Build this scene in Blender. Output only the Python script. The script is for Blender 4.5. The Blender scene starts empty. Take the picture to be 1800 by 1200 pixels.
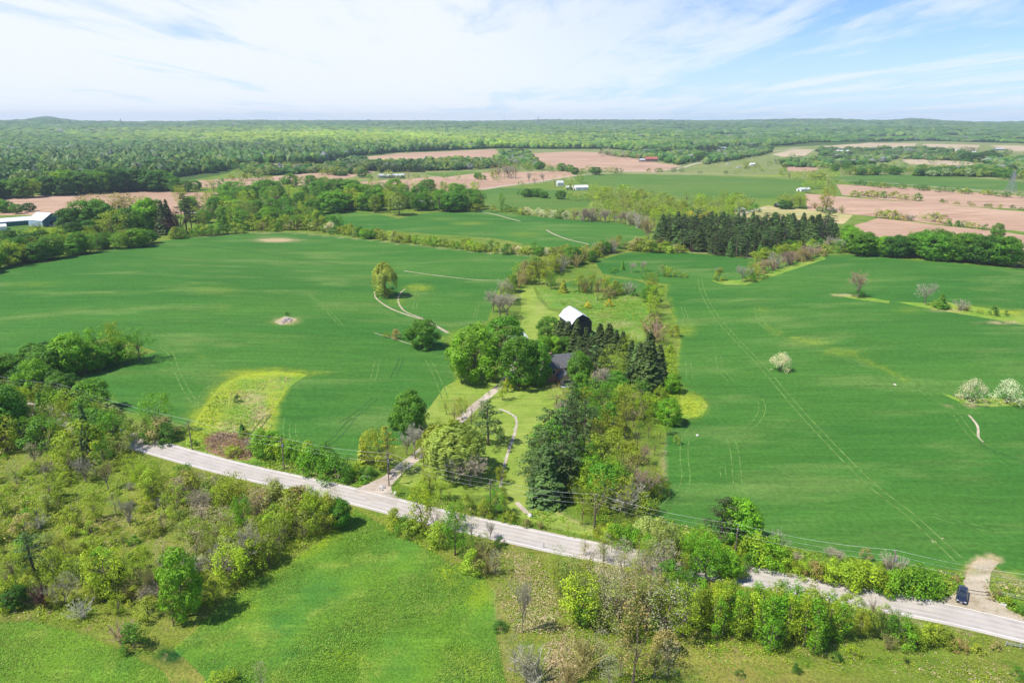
import bpy, bmesh, math, random
import numpy as np
from mathutils import Vector, Matrix
from mathutils.geometry import delaunay_2d_cdt

# ------------------------------------------------------------------ camera, sky, sun, exposure
SC = bpy.context.scene
COL = SC.collection
CAM_H = 90.0
FPX = 1200.0                                   # focal length in pixels of the 1800 px wide photograph
PITCH = math.atan((600 - 211.0) / FPX)
SINP, COSP = math.sin(PITCH), math.cos(PITCH)
cd = bpy.data.cameras.new('camera')
cam = bpy.data.objects.new('camera', cd)
COL.objects.link(cam)
cam.location = (0, 0, CAM_H)
cam.rotation_euler = (math.pi / 2 - PITCH, 0, 0)
cd.sensor_width = 36
cd.lens = 36 * FPX / 1800
cd.clip_start = 0.5
cd.clip_end = 40000
SC.camera = cam
SC.view_settings.view_transform = 'Standard'
SC.view_settings.look = 'None'
SC.view_settings.gamma = 1
SC.view_settings.exposure = 0.36

SUN_EL = math.radians(57)
SUN_V = Vector((-0.93, -0.30, 0)).normalized() * math.cos(SUN_EL) + Vector((0, 0, math.sin(SUN_EL)))
sl = bpy.data.lights.new('sun', 'SUN')
sl.energy = 5.0
sl.angle = math.radians(0.5)
sl.color = (1.0, 0.95, 0.86)
so = bpy.data.objects.new('sun', sl)
COL.objects.link(so)
so.rotation_euler = SUN_V.to_track_quat('Z', 'Y').to_euler()

world = bpy.data.worlds.new('World')
SC.world = world
world.use_nodes = True


def build_world():
    nt = world.node_tree
    nt.nodes.clear()
    N, L = nt.nodes.new, nt.links.new
    out = N('ShaderNodeOutputWorld')
    bg = N('ShaderNodeBackground')
    bg.inputs[1].default_value = 0.10
    sky = N('ShaderNodeTexSky')
    sky.sky_type = 'NISHITA'
    sky.sun_disc = False
    sky.sun_elevation = SUN_EL
    sky.sun_rotation = math.atan2(SUN_V.x, SUN_V.y)
    sky.altitude = 300
    sky.air_density = 1.0
    sky.dust_density = 0.4
    sky.ozone_density = 2.0
    tc = N('ShaderNodeTexCoord')
    sep = N('ShaderNodeSeparateXYZ')
    L(tc.outputs['Generated'], sep.inputs[0])

    def m(op, a, b=None, c=None, clamp=False):
        n = N('ShaderNodeMath')
        n.operation = op
        n.use_clamp = clamp
        for i, v in enumerate((a, b, c)):
            if v is None:
                continue
            if isinstance(v, (int, float)):
                n.inputs[i].default_value = v
            else:
                L(v, n.inputs[i])
        return n.outputs[0]

    zc = m('ADD', m('MAXIMUM', sep.outputs[2], 0.0), 0.035)
    px = m('DIVIDE', sep.outputs[0], zc)
    py = m('DIVIDE', sep.outputs[1], zc)

    def noise(sx, sy, off, detail=6, rough=0.6, dist=0.0):
        cb = N('ShaderNodeCombineXYZ')
        L(m('MULTIPLY', px, sx), cb.inputs[0])
        L(m('MULTIPLY', py, sy), cb.inputs[1])
        cb.inputs[2].default_value = off
        n = N('ShaderNodeTexNoise')
        n.inputs['Scale'].default_value = 1
        n.inputs['Detail'].default_value = detail
        n.inputs['Roughness'].default_value = rough
        n.inputs['Distortion'].default_value = dist
        L(cb.outputs[0], n.inputs['Vector'])
        return n.outputs['Fac']

    def ramp(v, a, b):
        n = N('ShaderNodeMapRange')
        n.interpolation_type = 'SMOOTHSTEP'
        L(v, n.inputs[0])
        n.inputs[1].default_value = a
        n.inputs[2].default_value = b
        return n.outputs[0]

    streak = noise(0.62, 0.13, 4.7, 9, 0.66, 0.7)
    fine_ = noise(2.2, 0.5, 1.2, 6, 0.6, 0.4)
    wide = noise(0.20, 0.10, 9.1, 4, 0.55, 0.2)
    # the cover is thick towards the west (-x) and broken into streaks towards the east
    left = ramp(sep.outputs[0], 0.22, -0.12)
    cover = m('ADD', m('ADD', m('MULTIPLY', streak, 0.85), m('MULTIPLY', wide, 0.55)), m('MULTIPLY', left, 0.16))
    cover = m('ADD', cover, m('MULTIPLY', m('SUBTRACT', fine_, 0.5), 0.34))
    cover = m('SUBTRACT', cover, m('MULTIPLY', ramp(sep.outputs[2], 0.2, 0.5), 0.35))
    mask = ramp(cover, 0.61, 0.84)
    mask = m('ADD', m('MULTIPLY', mask, 0.70), m('ADD', 0.0, m('MULTIPLY', left, 0.30)))
    low = ramp(sep.outputs[2], 0.10, 0.0)
    mask = m('MULTIPLY', m('MULTIPLY', mask, 0.95), ramp(sep.outputs[2], 0.75, 0.22))
    # sky colour
    tint = N('ShaderNodeMix')
    tint.data_type = 'RGBA'
    tint.blend_type = 'MULTIPLY'
    tint.inputs[0].default_value = 1
    L(sky.outputs[0], tint.inputs[6])
    tint.inputs[7].default_value = (0.80, 0.99, 1.32, 1)
    mx = N('ShaderNodeMix')
    mx.data_type = 'RGBA'
    L(mask, mx.inputs[0])
    hz = N('ShaderNodeMix')
    hz.data_type = 'RGBA'
    L(m('MULTIPLY', ramp(sep.outputs[2], 0.13, 0.0), 0.85), hz.inputs[0])
    L(tint.outputs[2], hz.inputs[6])
    hz.inputs[7].default_value = (5.2, 7.0, 8.6, 1)
    L(hz.outputs[2], mx.inputs[6])
    mx.inputs[7].default_value = (7.4, 7.8, 8.4, 1)
    L(mx.outputs[2], bg.inputs[0])
    L(bg.outputs[0], out.inputs[0])


build_world()

# ------------------------------------------------------------------ terrain and the pixel <-> ground conversion
def sstep(a, b, x):
    t = np.clip((x - a) / (b - a), 0, 1)
    return t * t * (3 - 2 * t)


def H(x, y):
    """ground height (numpy or scalar)"""
    x = np.asarray(x, float)
    y = np.asarray(y, float)
    r = np.sqrt(x * x + y * y) + 1e-6
    near = sstep(170, 330, r)
    z = near * (1.5 * np.sin(x / 47 + 1.1) * np.sin(y / 63 + 0.4) + 1.3 * np.sin((x + 0.7 * y) / 88 + 2.0)
                + 1.1 * np.sin((y - 0.4 * x) / 120 + 0.3))
    # swells of the left field and the crest of the far right field
    z = z + 4.0 * np.exp(-(((x + 190) / 130) ** 2 + ((y - 390) / 60) ** 2))
    z = z + 3.0 * np.exp(-(((x - 215) / 110) ** 2 + ((y - 400) / 50) ** 2))
    z = z + 3.0 * np.exp(-(((x + 40) / 140) ** 2 + ((y - 560) / 70) ** 2))
    far = sstep(2400, 8600, r)
    z = z + far * 62 + sstep(1200, 3000, r) * (5 * np.sin(x / 310 + y / 700) + 4 * np.sin(y / 260 - x / 900))
    az = np.arctan2(x, np.maximum(y, 1.0))
    apx = 900 + np.tan(np.clip(az, -1.2, 1.2)) * FPX * COSP
    fr = sstep(6200, 8400, r)
    hill = 30 * np.exp(-((apx - 157) / 26) ** 2) + 9 * np.exp(-((apx - 600) / 60) ** 2) + 13 * np.exp(-((apx - 1090) / 110) ** 2) \
        + 18 * np.exp(-((apx - 1390) / 90) ** 2) + 22 * np.exp(-((apx - 1540) / 32) ** 2) + 6 * np.exp(-((apx - 1750) / 50) ** 2) \
        + 2 * np.sin(apx / 67.0) + 1.0 * np.sin(apx / 25.0 + 1) - 12 * sstep(1560, 1750, apx)
    return z + fr * hill


def proj(X, Y, Z):
    dz = Z - CAM_H
    depth = Y * COSP - dz * SINP
    up = Y * SINP + dz * COSP
    return 900 + FPX * X / depth, 600 - FPX * up / depth, depth


def at(px, py):
    px = np.asarray(px, float)
    py = np.asarray(py, float)
    a = (px - 900) / FPX
    b = (600 - py) / FPX
    dx, dy, dz = a, COSP + b * SINP, -SINP + b * COSP
    dz = np.minimum(dz, -0.004)
    z = np.zeros_like(dx + dz)
    t = (CAM_H - z) / -dz
    for i in range(40):
        tn = np.minimum((CAM_H - z) / -dz, 9500)
        t = 0.5 * t + 0.5 * tn
        z = H(dx * t, dy * t)
    return dx * t, dy * t, z


def at1(px, py):
    x, y, z = at(px, py)
    return Vector((float(x), float(y), float(z)))


def hm(x, y, hpx):
    """height in metres of something whose foot is at pixel (x, y) and whose top is hpx higher in the photograph"""
    p = at1(x, y)
    lo, hi = 0.1, 90.0
    for i in range(24):
        m_ = (lo + hi) / 2
        if y - proj(p.x, p.y, p.z + m_)[1] > hpx:
            hi = m_
        else:
            lo = m_
    return lo


# ------------------------------------------------------------------ helpers
def tag(o, label=None, cat=None, group=None, kind=None):
    if label:
        o['label'] = label
    if cat:
        o['category'] = cat
    if group:
        o['group'] = group
    if kind:
        o['kind'] = kind
    return o


def link(name, me, parent=None, loc=None):
    o = bpy.data.objects.new(name, me)
    COL.objects.link(o)
    if parent is not None:
        o.parent = parent
    if loc is not None:
        o.location = loc
    return o


def empty(name, loc, rz=0.0):
    o = bpy.data.objects.new(name, None)
    COL.objects.link(o)
    o.location = loc
    o.rotation_euler = (0, 0, rz)
    o.empty_display_size = 0.5
    return o


def nmesh(name, V, F, mats, fm=None, attr=None, cattr=None, smooth=False):
    """mesh from numpy vertices and an (n, k) face array (or list of them)"""
    me = bpy.data.meshes.new(name)
    Fs = F if isinstance(F, list) else [F]
    idx = np.concatenate([f.ravel() for f in Fs]).astype(np.int32)
    tot = np.concatenate([np.full(len(f), f.shape[1], np.int32) for f in Fs])
    start = np.concatenate([[0], np.cumsum(tot)[:-1]]).astype(np.int32)
    me.vertices.add(len(V))
    me.vertices.foreach_set('co', np.asarray(V, np.float32).ravel())
    me.loops.add(len(idx))
    me.loops.foreach_set('vertex_index', idx)
    me.polygons.add(len(tot))
    me.polygons.foreach_set('loop_start', start)
    for m_ in (mats if isinstance(mats, (list, tuple)) else [mats]):
        me.materials.append(m_)
    if fm is not None:
        me.polygons.foreach_set('material_index', np.asarray(fm, np.int32))
    me.polygons.foreach_set('use_smooth', np.full(len(tot), bool(smooth)))
    if attr is not None:
        a = me.attributes.new('v', 'FLOAT', 'POINT')
        a.data.foreach_set('value', np.asarray(attr, np.float32))
    if cattr is not None:
        a = me.attributes.new('tint', 'FLOAT_COLOR', 'POINT')
        a.data.foreach_set('color', np.asarray(cattr, np.float32).ravel())
    me.update(calc_edges=True)
    me.validate(verbose=False)
    return me


class Nodes:
    def __init__(s, name):
        s.mat = bpy.data.materials.new(name)
        s.mat.use_nodes = True
        s.nt = s.mat.node_tree
        s.nt.nodes.clear()
        s.out = s.n('ShaderNodeOutputMaterial')

    def n(s, t):
        return s.nt.nodes.new(t)

    def l(s, a, b):
        s.nt.links.new(a, b)

    def setin(s, sock, v):
        if isinstance(v, (int, float, tuple)):
            if isinstance(v, tuple) and len(v) == 3 and sock.type == 'RGBA':
                v = v + (1,)
            sock.default_value = v
        else:
            s.l(v, sock)

    def math(s, op, a, b=0.0, clamp=False):
        n = s.n('ShaderNodeMath')
        n.operation = op
        n.use_clamp = clamp
        s.setin(n.inputs[0], a)
        s.setin(n.inputs[1], b)
        return n.outputs[0]

    def mix(s, f, a, b, mode='MIX'):
        n = s.n('ShaderNodeMix')
        n.data_type = 'RGBA'
        n.blend_type = mode
        s.setin(n.inputs[0], f)
        s.setin(n.inputs[6], a)
        s.setin(n.inputs[7], b)
        return n.outputs[2]

    def ramp(s, v, a, b, lo=0.0, hi=1.0):
        n = s.n('ShaderNodeMapRange')
        n.interpolation_type = 'SMOOTHSTEP'
        s.setin(n.inputs[0], v)
        for i, q in enumerate((a, b, lo, hi)):
            n.inputs[i + 1].default_value = q
        return n.outputs[0]

    def noise(s, vec, scale, detail=4, rough=0.55, dist=0.0):
        n = s.n('ShaderNodeTexNoise')
        n.inputs['Scale'].default_value = scale
        n.inputs['Detail'].default_value = detail
        n.inputs['Roughness'].default_value = rough
        n.inputs['Distortion'].default_value = dist
        if vec is not None:
            s.l(vec, n.inputs['Vector'])
        return n.outputs['Fac']

    def pos(s, scale=(1, 1, 1), rot=0.0, obj=False):
        if obj:
            v = s.n('ShaderNodeTexCoord').outputs['Object']
        else:
            v = s.n('ShaderNodeNewGeometry').outputs['Position']
        mp = s.n('ShaderNodeMapping')
        mp.inputs['Scale'].default_value = scale
        mp.inputs['Rotation'].default_value = (0, 0, rot)
        s.l(v, mp.inputs['Vector'])
        return mp.outputs[0]

    def principled(s, col, rough=0.9, metal=0.0, spec=0.2, bump=None, bstr=0.3, bdist=0.1):
        p = s.n('ShaderNodeBsdfPrincipled')
        s.setin(p.inputs['Base Color'], col)
        s.setin(p.inputs['Roughness'], rough)
        p.inputs['Metallic'].default_value = metal
        p.inputs['Specular IOR Level'].default_value = spec
        if bump is not None:
            b = s.n('ShaderNodeBump')
            b.inputs['Strength'].default_value = bstr
            b.inputs['Distance'].default_value = bdist
            s.l(bump, b.inputs['Height'])
            s.l(b.outputs[0], p.inputs['Normal'])
        s.l(p.outputs[0], s.out.inputs[0])
        return s.mat


def plain(name, col, rough=0.7, metal=0.0, var=0.15, scale=3.0, spec=0.3):
    n = Nodes(name)
    f = n.ramp(n.noise(n.pos(obj=True), scale, 5, 0.6), 0.3, 0.7)
    c = n.mix(f, tuple(c * (1 - var) for c in col), tuple(min(1, c * (1 + var)) for c in col))
    return n.principled(c, rough, metal, spec)


def ground_mat(name, base, alt, alt2, s1=0.02, s2=0.12, s3=1.2, stretch=(1, 1, 1), rot=0.0, y=(0.21, 0.27, 0.025), dry=(0.40, 0.31, 0.17),
               dark=(0.02, 0.09, 0.02), fine=0.35, bs=0.5, bd=0.25, spk=None, row=None):
    n = Nodes(name)
    p = n.pos()
    ps = n.pos(stretch, rot)
    c = n.mix(n.ramp(n.noise(ps, s1, 5, 0.6, 0.3), 0.36, 0.66), base, alt)
    c = n.mix(n.ramp(n.noise(ps, s2, 5, 0.6, 0.2), 0.48, 0.70), c, alt2)
    if row:                                   # drill rows, wide enough to show from the air
        pr = n.pos((1, 1, 1), row[0])
        w = n.n('ShaderNodeTexWave')
        w.inputs['Scale'].default_value = row[1]
        w.inputs['Distortion'].default_value = 1.5
        w.inputs['Detail'].default_value = 2
        w.inputs['Detail Scale'].default_value = 0.4
        n.l(pr, w.inputs['Vector'])
        c = n.mix(n.math('MULTIPLY', w.outputs['Fac'], row[2]), c, row[3])
    at_ = n.n('ShaderNodeAttribute')
    at_.attribute_name = 'tint'
    sp = n.n('ShaderNodeSeparateColor')
    n.l(at_.outputs['Color'], sp.inputs[0])
    brk = n.noise(p, 0.35, 6, 0.65, 0.4)
    brk2 = n.math('ADD', n.math('MULTIPLY', n.math('SUBTRACT', brk, 0.5), 1.6), 0.0)

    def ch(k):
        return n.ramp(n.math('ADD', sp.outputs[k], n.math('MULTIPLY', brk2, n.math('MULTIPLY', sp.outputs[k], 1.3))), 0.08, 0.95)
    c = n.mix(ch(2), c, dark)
    c = n.mix(ch(0), c, y)
    c = n.mix(ch(1), c, dry)
    if spk:
        c = n.mix(n.ramp(n.noise(p, spk[0], 6, 0.7, 0.6), spk[1], spk[1] + 0.12), c, spk[2])
    f1 = n.noise(p, s3, 6, 0.7)
    c = n.mix(1.0, c, n.ramp(f1, 0.25, 0.75, 1 - fine, 1 + fine), 'MULTIPLY')
    st = n.noise(n.pos((0.10, 1, 1), rot + 0.05), 0.30, 5, 0.7, 0.3)
    c = n.mix(1.0, c, n.ramp(st, 0.3, 0.72, 0.90, 1.14), 'MULTIPLY')
    st2 = n.noise(n.pos((0.05, 1, 1), rot - 0.22), 0.9, 4, 0.6, 0.1)
    c = n.mix(1.0, c, n.ramp(st2, 0.35, 0.7, 0.94, 1.07), 'MULTIPLY')
    # grey-value multiplier needs a colour; MapRange's float is spread over the channels by the link
    return n.principled(c, 0.95, 0, 0.08, bump=f1, bstr=bs, bdist=bd)


M = {}
M['meadow'] = ground_mat('meadow_grass', (0.12, 0.20, 0.025), (0.18, 0.225, 0.04), (0.08, 0.16, 0.02), 0.03, 0.15, 1.6, spk=(0.45, 0.66, (0.36, 0.28, 0.15)), bs=0.8, bd=0.5)
M['scrubland'] = ground_mat('scrub_grass', (0.20, 0.27, 0.035), (0.29, 0.28, 0.06), (0.14, 0.23, 0.025), 0.035, 0.2, 1.8, spk=(0.3, 0.60, (0.34, 0.24, 0.12)), bs=1.0, bd=0.7)
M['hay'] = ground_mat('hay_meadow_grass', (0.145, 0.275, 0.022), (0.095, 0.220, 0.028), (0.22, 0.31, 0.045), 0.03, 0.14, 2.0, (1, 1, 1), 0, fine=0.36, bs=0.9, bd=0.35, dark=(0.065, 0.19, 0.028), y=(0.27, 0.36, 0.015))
M['crop'] = ground_mat('young_crop', (0.038, 0.132, 0.019), (0.062, 0.163, 0.024), (0.105, 0.190, 0.040), 0.012, 0.05, 0.8, (0.32, 1, 1), 0.10, fine=0.24, bs=0.35, bd=0.25, dark=(0.022, 0.12, 0.025))
M['crop_far'] = ground_mat('far_crop', (0.072, 0.155, 0.026), (0.10, 0.18, 0.03), (0.12, 0.18, 0.04), 0.006, 0.02, 0.4, (0.35, 1, 1), -0.05, fine=0.1)
M['soil'] = ground_mat('ploughed_soil', (0.38, 0.245, 0.165), (0.45, 0.305, 0.21), (0.33, 0.205, 0.135), 0.008, 0.05, 0.5, (0.3, 1, 1), 0.06, fine=0.12, bs=0.5)
M['tan'] = ground_mat('tan_soil', (0.40, 0.315, 0.20), (0.46, 0.37, 0.25), (0.36, 0.28, 0.17), 0.008, 0.04, 0.4, (0.2, 1, 1), 0.05, fine=0.15)
M['stubble'] = ground_mat('stubble', (0.42, 0.34, 0.16), (0.30, 0.29, 0.10), (0.50, 0.42, 0.24), 0.02, 0.1, 0.8, (0.15, 1, 1), -0.12, fine=0.15)
M['pasture'] = ground_mat('rough_pasture', (0.17, 0.21, 0.06), (0.22, 0.235, 0.08), (0.12, 0.18, 0.05), 0.01, 0.04, 0.3, fine=0.25, spk=(0.05, 0.64, (0.36, 0.30, 0.18)))
M['weeds'] = ground_mat('weedy_ground', (0.16, 0.28, 0.03), (0.24, 0.30, 0.05), (0.11, 0.24, 0.03), 0.06, 0.25, 2.0, fine=0.45, y=(0.27, 0.33, 0.025), spk=(0.5, 0.62, (0.34, 0.30, 0.16)))
M['paddock'] = ground_mat('paddock_grass', (0.10, 0.225, 0.028), (0.15, 0.25, 0.035), (0.20, 0.26, 0.06), 0.04, 0.2, 1.6, fine=0.35, spk=(0.35, 0.63, (0.42, 0.37, 0.22)))
M['lawn'] = ground_mat('mown_lawn', (0.19, 0.275, 0.04), (0.25, 0.31, 0.06), (0.15, 0.24, 0.03), 0.05, 0.2, 1.5, fine=0.18, bs=0.2, bd=0.1)
M['redbrush'] = ground_mat('red_reed_litter', (0.36, 0.19, 0.11), (0.46, 0.28, 0.18), (0.26, 0.13, 0.08), 0.15, 0.5, 3.0, (1, 0.4, 1), 0.5, fine=0.6, bs=1, bd=0.8)
M['dirt'] = ground_mat('pale_dirt', (0.38, 0.32, 0.22), (0.46, 0.39, 0.29), (0.30, 0.25, 0.15), 0.1, 0.4, 2.5, fine=0.25)
M['gravel'] = ground_mat('gravel_drive', (0.44, 0.36, 0.29), (0.51, 0.44, 0.37), (0.36, 0.30, 0.23), 0.1, 0.5, 4.0, fine=0.2)
M['forest_floor'] = ground_mat('forest_floor', (0.05, 0.10, 0.02), (0.07, 0.12, 0.02), (0.06, 0.09, 0.02), 0.02, 0.1, 1, fine=0.2)


def road_mat():
    n = Nodes('worn_asphalt')
    p = n.pos()
    at_ = n.n('ShaderNodeAttribute')
    at_.attribute_name = 'tint'
    sp = n.n('ShaderNodeSeparateColor')
    n.l(at_.outputs['Color'], sp.inputs[0])
    c = n.mix(n.ramp(n.noise(p, 0.15, 5, 0.6), 0.35, 0.7), (0.43, 0.385, 0.335), (0.50, 0.45, 0.395))
    c = n.mix(n.math('MULTIPLY', sp.outputs[2], 0.9), c, (0.40, 0.38, 0.365))       # polished wheel lanes
    c = n.mix(n.ramp(n.noise(p, 0.9, 6, 0.75, 1.5), 0.60, 0.68, 0, 0.35), c, (0.30, 0.28, 0.27))
    c = n.mix(sp.outputs[1], c, (0.5, 0.44, 0.36))                                    # gravel shoulder
    f = n.noise(p, 6, 3, 0.6)
    c = n.mix(1.0, c, n.ramp(f, 0.3, 0.7, 0.9, 1.08), 'MULTIPLY')
    return n.principled(c, 0.85, 0, 0.25, bump=f, bstr=0.2, bdist=0.03)


M['road'] = road_mat()
M['paint'] = plain('worn_road_paint', (0.66, 0.64, 0.60), 0.6, 0, 0.1, 2)
M['rut'] = plain('pressed_crop', (0.105, 0.200, 0.045), 0.95, 0, 0.35, 0.4, 0.05)
M['furrow'] = plain('dark_furrow', (0.035, 0.10, 0.03), 0.95, 0, 0.3, 0.4, 0.05)


def leaf_mat(name, use_attr, trans=0.35):
    n = Nodes(name)
    if use_attr:
        a = n.n('ShaderNodeAttribute')
        a.attribute_name = 'tint'
        col = a.outputs['Color']
    else:
        oi = n.n('ShaderNodeObjectInfo')
        col = oi.outputs['Color']
        v = n.n('ShaderNodeAttribute')
        v.attribute_name = 'v'
        col = n.mix(1.0, col, v.outputs['Fac'], 'MULTIPLY')
        nz = n.noise(n.pos(obj=True), 0.55, 3, 0.6)
        col = n.mix(n.ramp(nz, 0.40, 0.72, 0, 0.45), col, n.mix(1.0, col, (1.55, 1.35, 0.9), 'MULTIPLY'))
    d = n.n('ShaderNodeBsdfPrincipled')
    n.l(col, d.inputs['Base Color'])
    d.inputs['Roughness'].default_value = 0.6
    d.inputs['Specular IOR Level'].default_value = 0.25
    t = n.n('ShaderNodeBsdfTranslucent')
    n.l(n.mix(1.0, col, (1.7, 1.6, 0.5), 'MULTIPLY'), t.inputs[0])
    mx = n.n('ShaderNodeMixShader')
    mx.inputs[0].default_value = trans
    n.l(d.outputs[0], mx.inputs[1])
    n.l(t.outputs[0], mx.inputs[2])
    n.l(mx.outputs[0], n.out.inputs[0])
    return n.mat


M['leaf'] = leaf_mat('foliage', False, 0.27)
M['needle'] = leaf_mat('needles', False, 0.12)
M['forest'] = leaf_mat('forest_canopy', True, 0.2)
M['bark'] = plain('bark', (0.17, 0.13, 0.10), 0.95, 0, 0.35, 2.0)


def twig_mat():
    n = Nodes('bare_twigs')
    oi = n.n('ShaderNodeObjectInfo')
    return n.principled(oi.outputs['Color'], 0.9, 0, 0.1)


M['twig'] = twig_mat()
M['wood'] = plain('weathered_pole_wood', (0.19, 0.155, 0.12), 0.9, 0, 0.3, 2)
M['wire'] = plain('aluminium_wire', (0.75, 0.76, 0.76), 0.6, 0.0, 0.05, 1)
M['silver_roof'] = plain('galvanised_roof', (0.58, 0.61, 0.66), 0.45, 0.1, 0.25, 0.9)
M['white_roof'] = plain('white_metal_roof', (0.66, 0.68, 0.70), 0.4, 0.0, 0.06, 0.4)
M['black_boards'] = plain('black_barn_boards', (0.030, 0.031, 0.035), 0.85, 0, 0.4, 1.2)
M['stone'] = plain('fieldstone', (0.34, 0.31, 0.28), 0.9, 0, 0.35, 1.5)
M['white_wall'] = plain('white_wall', (0.74, 0.74, 0.72), 0.7, 0, 0.06, 0.7)
M['blue_wall'] = plain('blue_metal_siding', (0.045, 0.14, 0.24), 0.6, 0.1, 0.15, 0.5)
M['paleblue'] = plain('pale_blue_siding', (0.34, 0.46, 0.58), 0.6, 0.1, 0.15, 0.5)
M['teal_wall'] = plain('green_metal_siding', (0.04, 0.14, 0.14), 0.6, 0.1, 0.2, 0.5)
M['shingle'] = plain('dark_shingles', (0.12, 0.12, 0.128), 0.85, 0, 0.25, 1.8)
M['red_roof'] = plain('faded_red_roof', (0.42, 0.12, 0.10), 0.6, 0, 0.2, 0.4)
M['glass'] = plain('window_glass', (0.03, 0.04, 0.05), 0.08, 0, 0.1, 1, 0.6)
M['trim'] = plain('white_trim', (0.75, 0.74, 0.70), 0.6, 0, 0.05, 1)
M['dark'] = plain('dark_opening', (0.02, 0.02, 0.022), 0.9, 0, 0.2, 1)
M['rock'] = plain('weathered_rock', (0.38, 0.33, 0.29), 0.95, 0, 0.4, 2.5)
M['palerock'] = plain('pale_boulder', (0.48, 0.46, 0.42), 0.9, 0, 0.2, 2.0)
M['galv'] = plain('galvanised_rail', (0.42, 0.43, 0.43), 0.6, 0.2, 0.1, 1)
M['steel'] = plain('grey_steel', (0.30, 0.32, 0.34), 0.5, 0.5, 0.1, 1)
M['rubber'] = plain('black_rubber', (0.02, 0.02, 0.02), 0.9, 0, 0.1, 4)
M['rim'] = plain('alloy_rim', (0.55, 0.56, 0.58), 0.3, 0.8, 0.05, 4)
M['lamp'] = plain('lamp_glass', (0.75, 0.78, 0.8), 0.1, 0.2, 0.05, 4, 0.8)
M['redlamp'] = plain('tail_lamp', (0.35, 0.02, 0.02), 0.2, 0, 0.05, 4, 0.6)
M['plate'] = plain('plate_white', (0.75, 0.76, 0.78), 0.5, 0, 0.03, 4)


def brick_mat():
    n = Nodes('red_brick')
    b = n.n('ShaderNodeTexBrick')
    b.inputs['Scale'].default_value = 4
    b.inputs['Color1'].default_value = (0.34, 0.15, 0.10, 1)
    b.inputs['Color2'].default_value = (0.42, 0.21, 0.14, 1)
    b.inputs['Mortar'].default_value = (0.45, 0.40, 0.35, 1)
    n.l(n.pos(obj=True), b.inputs['Vector'])
    return n.principled(b.outputs[0], 0.9)


M['brick'] = brick_mat()


def paint_mat():
    n = Nodes('dark_blue_car_paint')
    p = n.n('ShaderNodeBsdfPrincipled')
    p.inputs['Base Color'].default_value = (0.022, 0.03, 0.06, 1)
    p.inputs['Roughness'].default_value = 0.28
    p.inputs['Metallic'].default_value = 0.35
    p.inputs['Coat Weight'].default_value = 1.0
    p.inputs['Coat Roughness'].default_value = 0.04
    n.l(p.outputs[0], n.out.inputs[0])
    return n.mat


M['carpaint'] = paint_mat()

# ------------------------------------------------------------------ ground regions (outlines digitised on the photograph, laid on the ground)
def P(s):
    a = [float(v) for v in s.replace(',', ' ').split()]
    return [(a[i], a[i + 1]) for i in range(0, len(a), 2)]


def dens(poly, closed=True, step=10.0):
    """subdivide a pixel outline"""
    out = []
    n = len(poly)
    for i in range(n if closed else n - 1):
        a, b = poly[i], poly[(i + 1) % n]
        k = max(1, int(math.hypot(b[0] - a[0], b[1] - a[1]) / step))
        for j in range(k):
            t = j / k
            out.append((a[0] + (b[0] - a[0]) * t, a[1] + (b[1] - a[1]) * t))
    if not closed:
        out.append(poly[-1])
    return out


def smooth_line(pts, k=6):
    """Catmull-Rom through points"""
    out = []
    n = len(pts)
    for i in range(n - 1):
        p0, p1, p2, p3 = pts[max(i - 1, 0)], pts[i], pts[i + 1], pts[min(i + 2, n - 1)]
        for j in range(k):
            t = j / k
            out.append(tuple(0.5 * (2 * p1[d] + (p2[d] - p0[d]) * t + (2 * p0[d] - 5 * p1[d] + 4 * p2[d] - p3[d]) * t * t
                                    + (3 * p1[d] - p0[d] - 3 * p2[d] + p3[d]) * t ** 3) for d in range(2)))
    out.append(tuple(pts[-1]))
    return out


def ground_line(pxpts, k=6):
    """pixel polyline -> smooth polyline in ground metres"""
    a = np.array(pxpts, float)
    x, y, z = at(a[:, 0], a[:, 1])
    return smooth_line(list(zip(x.tolist(), y.tolist())), k)


def ribbon(line, w):
    """outline polygon (metres) of a band; w a number or list of (left, right)"""
    L_, R_ = [], []
    n = len(line)
    for i in range(n):
        a, b = line[max(i - 1, 0)], line[min(i + 1, n - 1)]
        dx, dy = b[0] - a[0], b[1] - a[1]
        q = math.hypot(dx, dy) + 1e-9
        nx, ny = -dy / q, dx / q
        wl = w if isinstance(w, (int, float)) else w[0] + (w[1] - w[0]) * i / (n - 1)
        L_.append((line[i][0] + nx * wl, line[i][1] + ny * wl))
        R_.append((line[i][0] - nx * wl, line[i][1] - ny * wl))
    return L_ + R_[::-1]


rng0 = random.Random(5)
REG = []                                       # (name, material key, polygon in metres), later ones win


def reg(name, mat, pxpoly, wob=1.0, step=10):
    d = dens(P(pxpoly), True, step)
    d = [(x + rng0.uniform(-1, 1) * wob * 0.8, y + rng0.uniform(-1, 1) * wob * 0.35) for x, y in d]
    a = np.array(d)
    x, y, z = at(a[:, 0], a[:, 1])
    REG.append((name, mat, list(zip(x.tolist(), y.tolist()))))


# woodland floor first
reg('forest_floor', 'forest_floor', '-700,345 0,338 150,328 310,322 400,305 420,294 560,290 620,277 700,270 870,261 1000,263 1080,263 1130,276 1200,272 1260,270 1350,262 1450,250 1620,248 1800,255 2500,262 2500,243 1300,240 700,240 -700,240')
reg('rough_pasture', 'pasture', '560,292 700,268 1000,262 1300,262 1620,248 1800,252 2600,256 2600,345 1800,345 1450,312 1100,306 840,335 560,320')
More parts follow.
